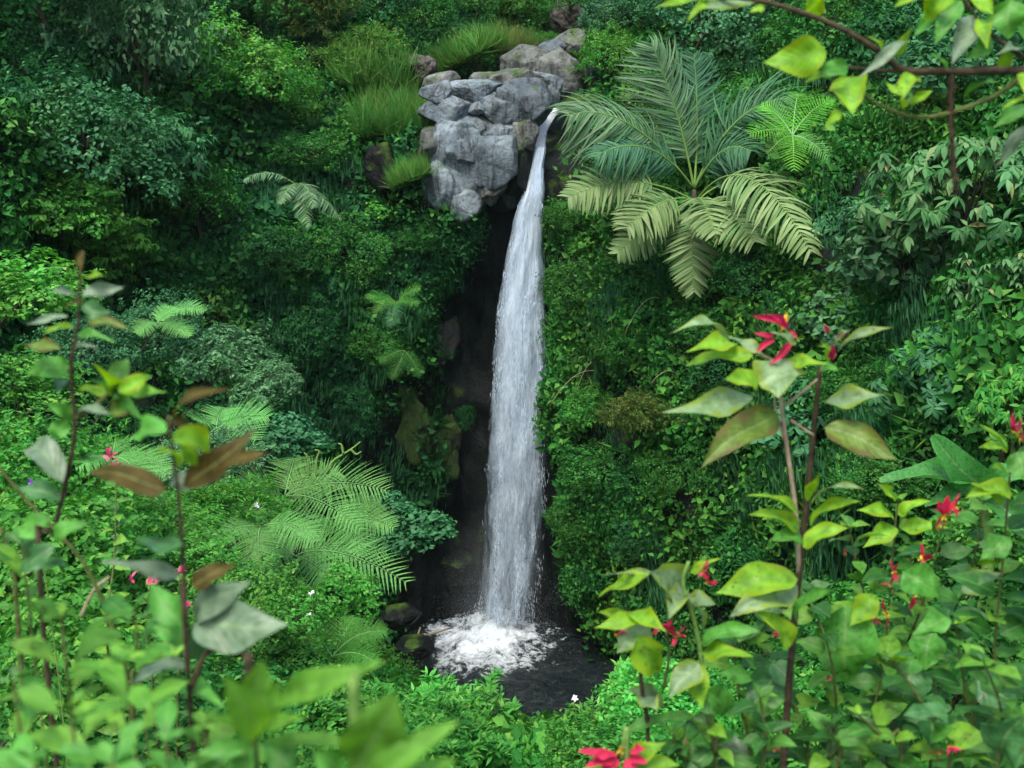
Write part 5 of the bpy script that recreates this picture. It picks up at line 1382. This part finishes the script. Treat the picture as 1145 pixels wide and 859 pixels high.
red_shrub('dense dark-leaved shrub in the lower right corner', 2.4,
          [[(1060, 880), (1050, 820), (1020, 770), (1000, 740)], [(1110, 880), (1120, 800), (1100, 740)], [(1010, 880), (990, 830), (960, 800)], [(1150, 880), (1150, 820), (1160, 760)]],
          [(1062, 835, 4, .035), (1050, 842, 3, .03)], [((1120, 840), (1145, 800), 60, 'near_dark', .2), ((1060, 800), (1010, 800), 30, 'near_dark', .5), ((1040, 830), (1070, 812), 20, 'near_green', .4)], mat='near_mixed', Lf=.10, step=.05)
red_shrub('small pale-leaved shrub growing before the banana leaves', 3.6,
          [[(975, 859), (992, 700), (1000, 600), (1004, 560)], [(975, 859), (1010, 700), (1020, 610)]],
          [], [((1000, 560), (980, 540), 14, 'near_lime', .4), ((1000, 580), (958, 570), 20, 'near_lime', .4), ((1004, 575), (1040, 560), 18, 'near_lime', .5), ((1002, 590), (965, 612), 24, 'near_lime', .3), ((1008, 590), (1060, 590), 20, 'near_lime', .45)], mat='near_soft', Lf=.1)
shrub_near('bushy light green shrub at the bottom, between the red star bloom and the brown stem', 2.5, [[(800, 880), (800, 845), (790, 800)], [(850, 880), (856, 830), (850, 780)], [(770, 880), (760, 850), (752, 820)], [(930, 880), (925, 850), (930, 810)]], .085, .045, 'near_mixed', .006, start=.3)

# ---- banana plant behind them
Yb = 8.6
c = P(1100, 620, Yb); g = np.array([c[0], Yb, float(near_h(c[0], Yb))])
t = thing('banana_plant', g, 'young banana plant, one upright and several flat wide leaves behind the red blooms', 'banana plant')
stem_part(t, [g, P(1104, 640, Yb), P(1100, 570, Yb)], .06, .035, 'stem_green')
for a, b, w, up in [((1112, 552), (1043, 488), 38, .08), ((1092, 545), (985, 537), 34, .65), ((1085, 552), (1035, 566), 18, .5), ((1095, 545), (1165, 530), 30, .5), ((1098, 555), (1150, 600), 26, .3)]:
    hero(t, (*a, Yb), (*b, Yb - .3), w, 'banana', up, .10, .25, prof=lambda u: np.clip(np.sin(np.pi * np.clip(.06 + .92 * u, 0, 1)) ** .55, .03, 1), serr=0)

# ---- branch reaching in at the upper right, from a small tree beside the frame
Y = 2.5
tr = P(1330, 859, Y); g = np.array([tr[0], Y, float(near_h(tr[0], Y)) - .05])
t = thing('tree', g, 'slender tree whose thin brown branch with yellow-green leaves reaches in at the upper right', 'tree')
stem_part(t, [g, g + [.05, 0, 1.2], P(1310, 300, Y), P(1290, 90, Y), P(1280, -160, Y)], .05, .03, 'bark', 'trunk')
stem_part(t, [P(1292, 95, Y), P(1200, 82, Y), P(1145, 79, Y), P(1060, 80, Y), P(1010, 78, Y), P(981, 56, Y), P(928, 26, Y), P(858, 3, Y), P(800, -4, Y), P(740, -6, Y)], .010, .003, 'stem_brown', 'branch', 40)
stem_part(t, [P(1035, 79, Y), P(990, 79, Y), P(947, 75, Y)], .004, .002, 'stem_brown', 'twig')
stem_part(t, [P(1150, 80, Y), P(1111, 108, Y), P(1055, 128, Y), P(1018, 130, Y), P(977, 114, Y), P(962, 98, Y)], .006, .002, 'stem_olive', 'twig')
stem_part(t, [P(1170, 81, Y), P(1110, 40, Y), P(1085, 10, Y), P(1060, -30, Y)], .005, .002, 'stem_brown', 'twig')
stem_part(t, [P(1200, 83, Y), P(1160, 30, Y), P(1140, -30, Y)], .005, .002, 'stem_brown', 'twig')
for a, b, w, mt, up in [
 ((858, 4), (776, 9), 24, 'near_pale', .35), ((800, 0), (730, 9), 16, 'near_lime', .4), ((790, 0), (768, 26), 10, 'near_lime', .3), ((912, 18), (905, -12), 24, 'near_lime', .1), ((855, 8), (838, 14), 10, 'near_lime', .4),
 ((924, 58), (854, 70), 44, 'near_lime', .12), ((948, 74), (914, 84), 24, 'near_green', .2), ((1012, 46), (960, 86), 14, 'near_grey', .3), ((950, 86), (954, 128), 44, 'near_lime', .05), ((938, 122), (921, 145), 12, 'near_lime', .2), ((930, 84), (900, 92), 14, 'near_lime', .4),
 ((1018, 82), (1009, 112), 20, 'near_lime', .1), ((1020, 116), (1043, 101), 12, 'near_lime', .3), ((1078, 110), (1113, 92), 12, 'near_green', .5), ((1010, 108), (990, 92), 8, 'near_lime', .4), ((1010, 122), (1022, 118), 14, 'near_lime', .4),
 ((1130, 0), (1128, 44), 44, 'near_green', .1), ((1085, 18), (1064, 72), 26, 'near_grey', .15), ((1100, 22), (1104, 54), 22, 'near_lime', .2), ((1070, -4), (1030, 22), 26, 'near_lime', .25), ((1050, 10), (1022, 40), 16, 'near_green', .3), ((1075, 0), (1046, 50), 22, 'near_green', .2),
 ((1110, 45), (1080, 66), 18, 'near_green', .3), ((1140, 60), (1112, 62), 14, 'near_grey', .5), ((1150, 120), (1112, 142), 20, 'near_green', .3), ((1160, 110), (1120, 122), 12, 'near_lime', .5), ((1152, 140), (1114, 186), 16, 'near_grey', .25), ((1145, 20), (1165, 60), 30, 'near_green', .2), ((1000, 62), (1020, 30), 14, 'near_lime', .3), ((1060, 78), (1040, 60), 12, 'near_green', .5), ((1120, 78), (1138, 50), 18, 'near_lime', .3), ((1040, -10), (1000, 8), 20, 'near_lime', .3), ((1090, -5), (1110, 16), 22, 'near_lime', .25), ((985, 58), (970, 40), 10, 'near_lime', .3), ((1010, 78), (1030, 92), 14, 'near_lime', .3), ((1140, 82), (1150, 110), 14, 'near_lime', .3)]:
    hero(t, (*a, Y + rf.normal(0, .04)), (*b, Y - .04 + rf.normal(0, .04)), w, mt, up)
tv = thing('vine', P(1064, 80, Y), 'dark hairy vine hanging straight down from the overhanging branch', 'vine')
stem_part(tv, [P(1064, 80, Y), P(1063, 130, Y), P(1066, 180, Y), P(1068, 214, Y)], .006, .003, 'stem_brown')
o0 = np.array(tv.location); k = 260
pv = spline([P(1064, 90, Y), P(1063, 130, Y), P(1066, 180, Y), P(1068, 214, Y)], k)
V, F = rhombs(pv - o0, unit(rf.normal(0, 1, (k, 3)) + [0, 0, -.6]), rand_dirs(rf, k), np.full(k, .014), np.full(k, .0025)); mm = Mesh(); mm.add(V, F)
link('hairs', mm.data('hairs', [M['stem_brown']]), tv)

# ---- blurred twigs on the left, very close
GL = 'leafy twigs close to the viewer'
Y = 1.9
t, g = rooted(62, 859, Y, 'leafy_twig', 'tall dark twig with small grey and green leaves and an orange bud at its tip', 'shrub', GL)
stem_part(t, [g, P(48, 700, Y), P(60, 600, Y), P(78, 520, Y), P(84, 472, Y), P(79, 415, Y), P(88, 354, Y), P(90, 290, Y)], .0055, .002, 'stem_brown')
stem_part(t, [P(84, 468, Y), P(104, 455, Y), P(128, 435, Y)], .004, .003, 'stem_olive', 'twig')
for a, b, w, mt, up in [
 ((90, 303), (93, 279), 9, 'near_brown', .1), ((91, 311), (119, 308), 11, 'near_lime', .5), ((88, 333), (55, 325), 14, 'near_grey', .5), ((92, 330), (139, 321), 18, 'near_grey', .3), ((92, 338), (72, 342), 10, 'near_brown', .4), ((98, 358), (144, 368), 18, 'near_olive', .3), ((76, 354), (29, 363), 10, 'near_grey', .5),
 ((80, 363), (49, 373), 12, 'near_lime', .5), ((86, 375), (130, 383), 14, 'near_green', .5), ((90, 345), (125, 350), 22, 'near_dark', .4), ((68, 390), (26, 392), 18, 'near_olive', .4), ((80, 392), (112, 390), 10, 'near_grey', .5), ((78, 410), (30, 418), 32, 'near_green', .3), ((74, 425), (62, 440), 16, 'near_dark', .3),
 ((128, 436), (105, 407), 20, 'near_lime', .2), ((130, 436), (142, 400), 24, 'near_soft', .2), ((132, 438), (168, 420), 22, 'near_lime', .2), ((132, 440), (188, 438), 20, 'near_soft', .5), ((128, 442), (160, 470), 20, 'near_green', .3), ((120, 440), (85, 436), 16, 'near_lime', .5), ((126, 438), (100, 425), 18, 'near_green', .4),
 ((86, 462), (124, 464), 16, 'near_grey', .4), ((122, 462), (142, 458), 26, 'near_olive', .2), ((74, 470), (60, 490), 24, 'near_green', .2), ((80, 470), (52, 452), 22, 'near_green', .3), ((70, 540), (30, 500), 34, 'near_grey', .3), ((68, 560), (20, 545), 24, 'near_dark', .4), ((60, 600), (100, 585), 24, 'near_green', .3), ((58, 580), (10, 600), 28, 'near_green', .4), ((62, 610), (20, 640), 26, 'near_dark', .3)]:
    hero(t, (*a, Y + rf.normal(0, .03)), (*b, Y + rf.normal(0, .04)), w, mt, up)
Y = 1.45
t, g = rooted(208, 870, Y, 'leafy_twig', 'twig with large curled brown and grey leaves, nearest the middle of the left side', 'shrub', GL)
stem_part(t, [g, P(212, 780, Y), P(208, 700, Y), P(205, 640, Y), P(200, 560, Y), P(188, 465, Y)], .0042, .002, 'stem_brown')
stem_part(t, [P(214, 770, Y), P(228, 735, Y), P(244, 715, Y)], .004, .003, 'stem_brown', 'twig')
for a, b, w, mt, up in [
 ((194, 474), (256, 434), 18, 'near_brown', .4), ((190, 470), (214, 478), 16, 'near_brown', .3), ((205, 545), (286, 480), 34, 'near_brown', .3), ((250, 522), (298, 506), 18, 'near_brown', .4), ((186, 548), (98, 528), 34, 'near_brown', .3), ((192, 492), (236, 502), 32, 'near_lime', .2), ((186, 484), (152, 484), 30, 'near_green', .2),
 ((194, 535), (216, 548), 24, 'near_grey', .2), ((196, 520), (176, 505), 20, 'near_lime', .3), ((200, 500), (222, 520), 20, 'near_lime', .3), ((203, 645), (112, 628), 22, 'near_grey', .5), ((204, 700), (168, 652), 34, 'near_green', .2), ((204, 610), (150, 605), 24, 'near_dark', .5), ((214, 655), (264, 632), 26, 'near_brown', .3), ((218, 690), (280, 650), 40, 'near_grey', .2),
 ((216, 700), (322, 698), 64, 'near_grey', .2), ((206, 740), (148, 765), 24, 'near_grey', .5), ((214, 700), (235, 735), 40, 'near_dark', .2), ((206, 720), (170, 700), 30, 'near_green', .4), ((210, 760), (170, 790), 30, 'near_green', .4), ((214, 770), (250, 790), 26, 'near_green', .4)]:
    hero(t, (*a, Y + rf.normal(0, .03)), (*b, Y + rf.normal(0, .05)), w, mt, up)
# light rosettes at the lower edge
Y = 1.0
t, g = rooted(285, 880, Y, 'leafy_twig', 'light green rosette of upright blurred leaves at the bottom edge', 'shrub', GL)
stem_part(t, [g, P(286, 880, Y), P(284, 825, Y)], .005, .004, 'stem_brown')
for a, b, w, mt, up in [((284, 826), (252, 757), 40, 'near_soft', .1), ((286, 822), (292, 738), 36, 'near_soft', .05), ((290, 820), (312, 762), 28, 'near_soft', .15), ((300, 812), (428, 738), 30, 'near_soft', .35), ((290, 826), (388, 832), 26, 'near_soft', .6), ((282, 828), (228, 800), 26, 'near_soft', .5), ((284, 834), (232, 846), 26, 'near_green', .5), ((290, 832), (330, 868), 34, 'near_green', .4), ((284, 832), (262, 880), 34, 'near_green', .3), ((286, 830), (345, 800), 20, 'near_soft', .5)]:
    hero(t, (*a, Y + rf.normal(0, .015)), (*b, Y - .03 + rf.normal(0, .03)), w, mt, up, prof=PROF_OBOV, serr=0)
Y = .85
t, g = rooted(400, 890, Y, 'leafy_twig', 'big blurred oval leaf and its neighbours, closest of all to the viewer', 'shrub', GL)
stem_part(t, [g, P(402, 920, Y), P(398, 880, Y)], .005, .004, 'stem_green')
for a, b, w, mt, up in [((396, 884), (442, 774), 66, 'near_soft', .05), ((405, 884), (512, 806), 34, 'near_soft', .35), ((400, 886), (510, 850), 30, 'near_soft', .5), ((396, 886), (350, 840), 34, 'near_green', .3)]:
    hero(t, (*a, Y), (*b, Y - .02), w, mt, up, prof=PROF_OBOV, serr=0)
# bushy rosettes filling the lower left corner
def rosette(label, px, py, Y, n, L, mat, r=.004):
    t, g = rooted(px, 880, Y, 'leafy_twig', label, 'shrub', GL)
    C = P(px, py, Y); stem_part(t, [g, (g + C) / 2 + np.array([.02, 0, .05]), C], .003, .002, 'stem_olive')
    foliage_along(t, [spline([C - UP * L * 1.6, C - UP * L * .8, C], 8)], L, L * .55, mat, .05, .42, 5, .3, 3, PROF_OBOV, .6)
    return t
for lab, x, y, Y, L, mt in [
 ('light green rosette above the left bottom corner', 68, 690, 1.35, .085, 'near_soft'), ('pale twig tip with a large rounded leaf right of the left corner rosette', 140, 740, 1.3, .08, 'near_soft'),
 ('rosette of light pointed leaves at the lower left edge', 78, 790, 1.1, .07, 'near_soft'), ('darker rosette in the very left bottom corner', 15, 760, 1.25, .075, 'near_mixed'),
 ('mixed green rosette left of the brown-leaved twig', 150, 680, 1.9, .085, 'near_mixed'), ('dim green rosette below the brown-leaved twig', 185, 830, 1.2, .07, 'near_green'), ('light rosette between the brown-leaved twig and the bottom rosette', 228, 812, 1.25, .07, 'near_soft'),
 ('small green rosette under the tall dark twig', 25, 610, 1.9, .09, 'near_mixed'), ('bottom-edge rosette of broad leaves near the left corner', 40, 850, 1.0, .07, 'near_green'), ('bottom-edge rosette half out of the picture under the pale twig tip', 125, 855, 1.0, .07, 'near_green')]:
    rosette(lab, x, y, Y, 8, L * .85, mt)
# bare arching twigs
t, g = rooted(100, 880, 2.2, 'bare_twig', 'long bare brown twig slanting down to the right behind the blurred leaves', 'twig', GL)
stem_part(t, [g, P(150, 830, 2.2), P(142, 755, 2.2), P(100, 640, 2.2), P(30, 560, 2.2), P(-20, 500, 2.2)], .005, .003, 'stem_olive')
stem_part(t, [P(90, 690, 2.2), P(105, 660, 2.2), P(122, 645, 2.2)], .003, .002, 'bark_pale', 'twig')
t, g = rooted(12, 880, 2.1, 'bare_twig', 'short bare brown twig at the left border under the orange bud', 'twig', GL)
stem_part(t, [g, P(22, 720, 2.1), P(18, 640, 2.1), P(0, 590, 2.1)], .006, .003, 'stem_olive')

# ---- small blossoms on the slope shrubs
t = shrub_near('shrub with small pink-red blossoms showing behind the blurred twigs', 5.2, [[(170, 760), (165, 700), (168, 655)], [(200, 760), (205, 700), (200, 650)], [(130, 770), (120, 700), (128, 620, .3), (130, 530, .5)]], .10, .07, 'near_mixed', .008, name='flowering_shrub')
for x, y, n, dy in [(122, 512, 8, .4), (132, 520, 6, .4), (146, 648, 4, 0), (172, 645, 4, 0), (170, 656, 3, 0), (198, 640, 5, 0), (214, 678, 4, 0)]:
    flower(t, P(x, y, 5.1 + dy), n, .055, 'pink', (0, -.3, .5), .8, .4, yellow=False)
def blossom(label, x, y, Y, mat, L, n=9):
    t, g = rooted(x, y, Y, 'wild_flower', label, 'flower'); C = P(x, y, Y)
    stem_part(t, [g, (g + C) / 2 + np.array([.03, 0, 0]), C], .006, .003, 'stem_green')
    flower(t, C, n, L, mat, (0, -.4, .6), .8, .6, yellow=False)
blossom('single violet flower at the left border', 36, 542, 5.5, 'violet', .035)
blossom('white flower head at the edge of the pool', 642, 782, 11, 'white_petal', .05)
blossom('white blossom on the vivid green bush', 348, 664, 12.4, 'white_petal', .05)
blossom('tiny white blossom under the other white one', 345, 688, 12.2, 'white_petal', .035, 6)
blossom('small white flower on the spur near the pale fern', 286, 566, 14.0, 'white_petal', .05, 6)
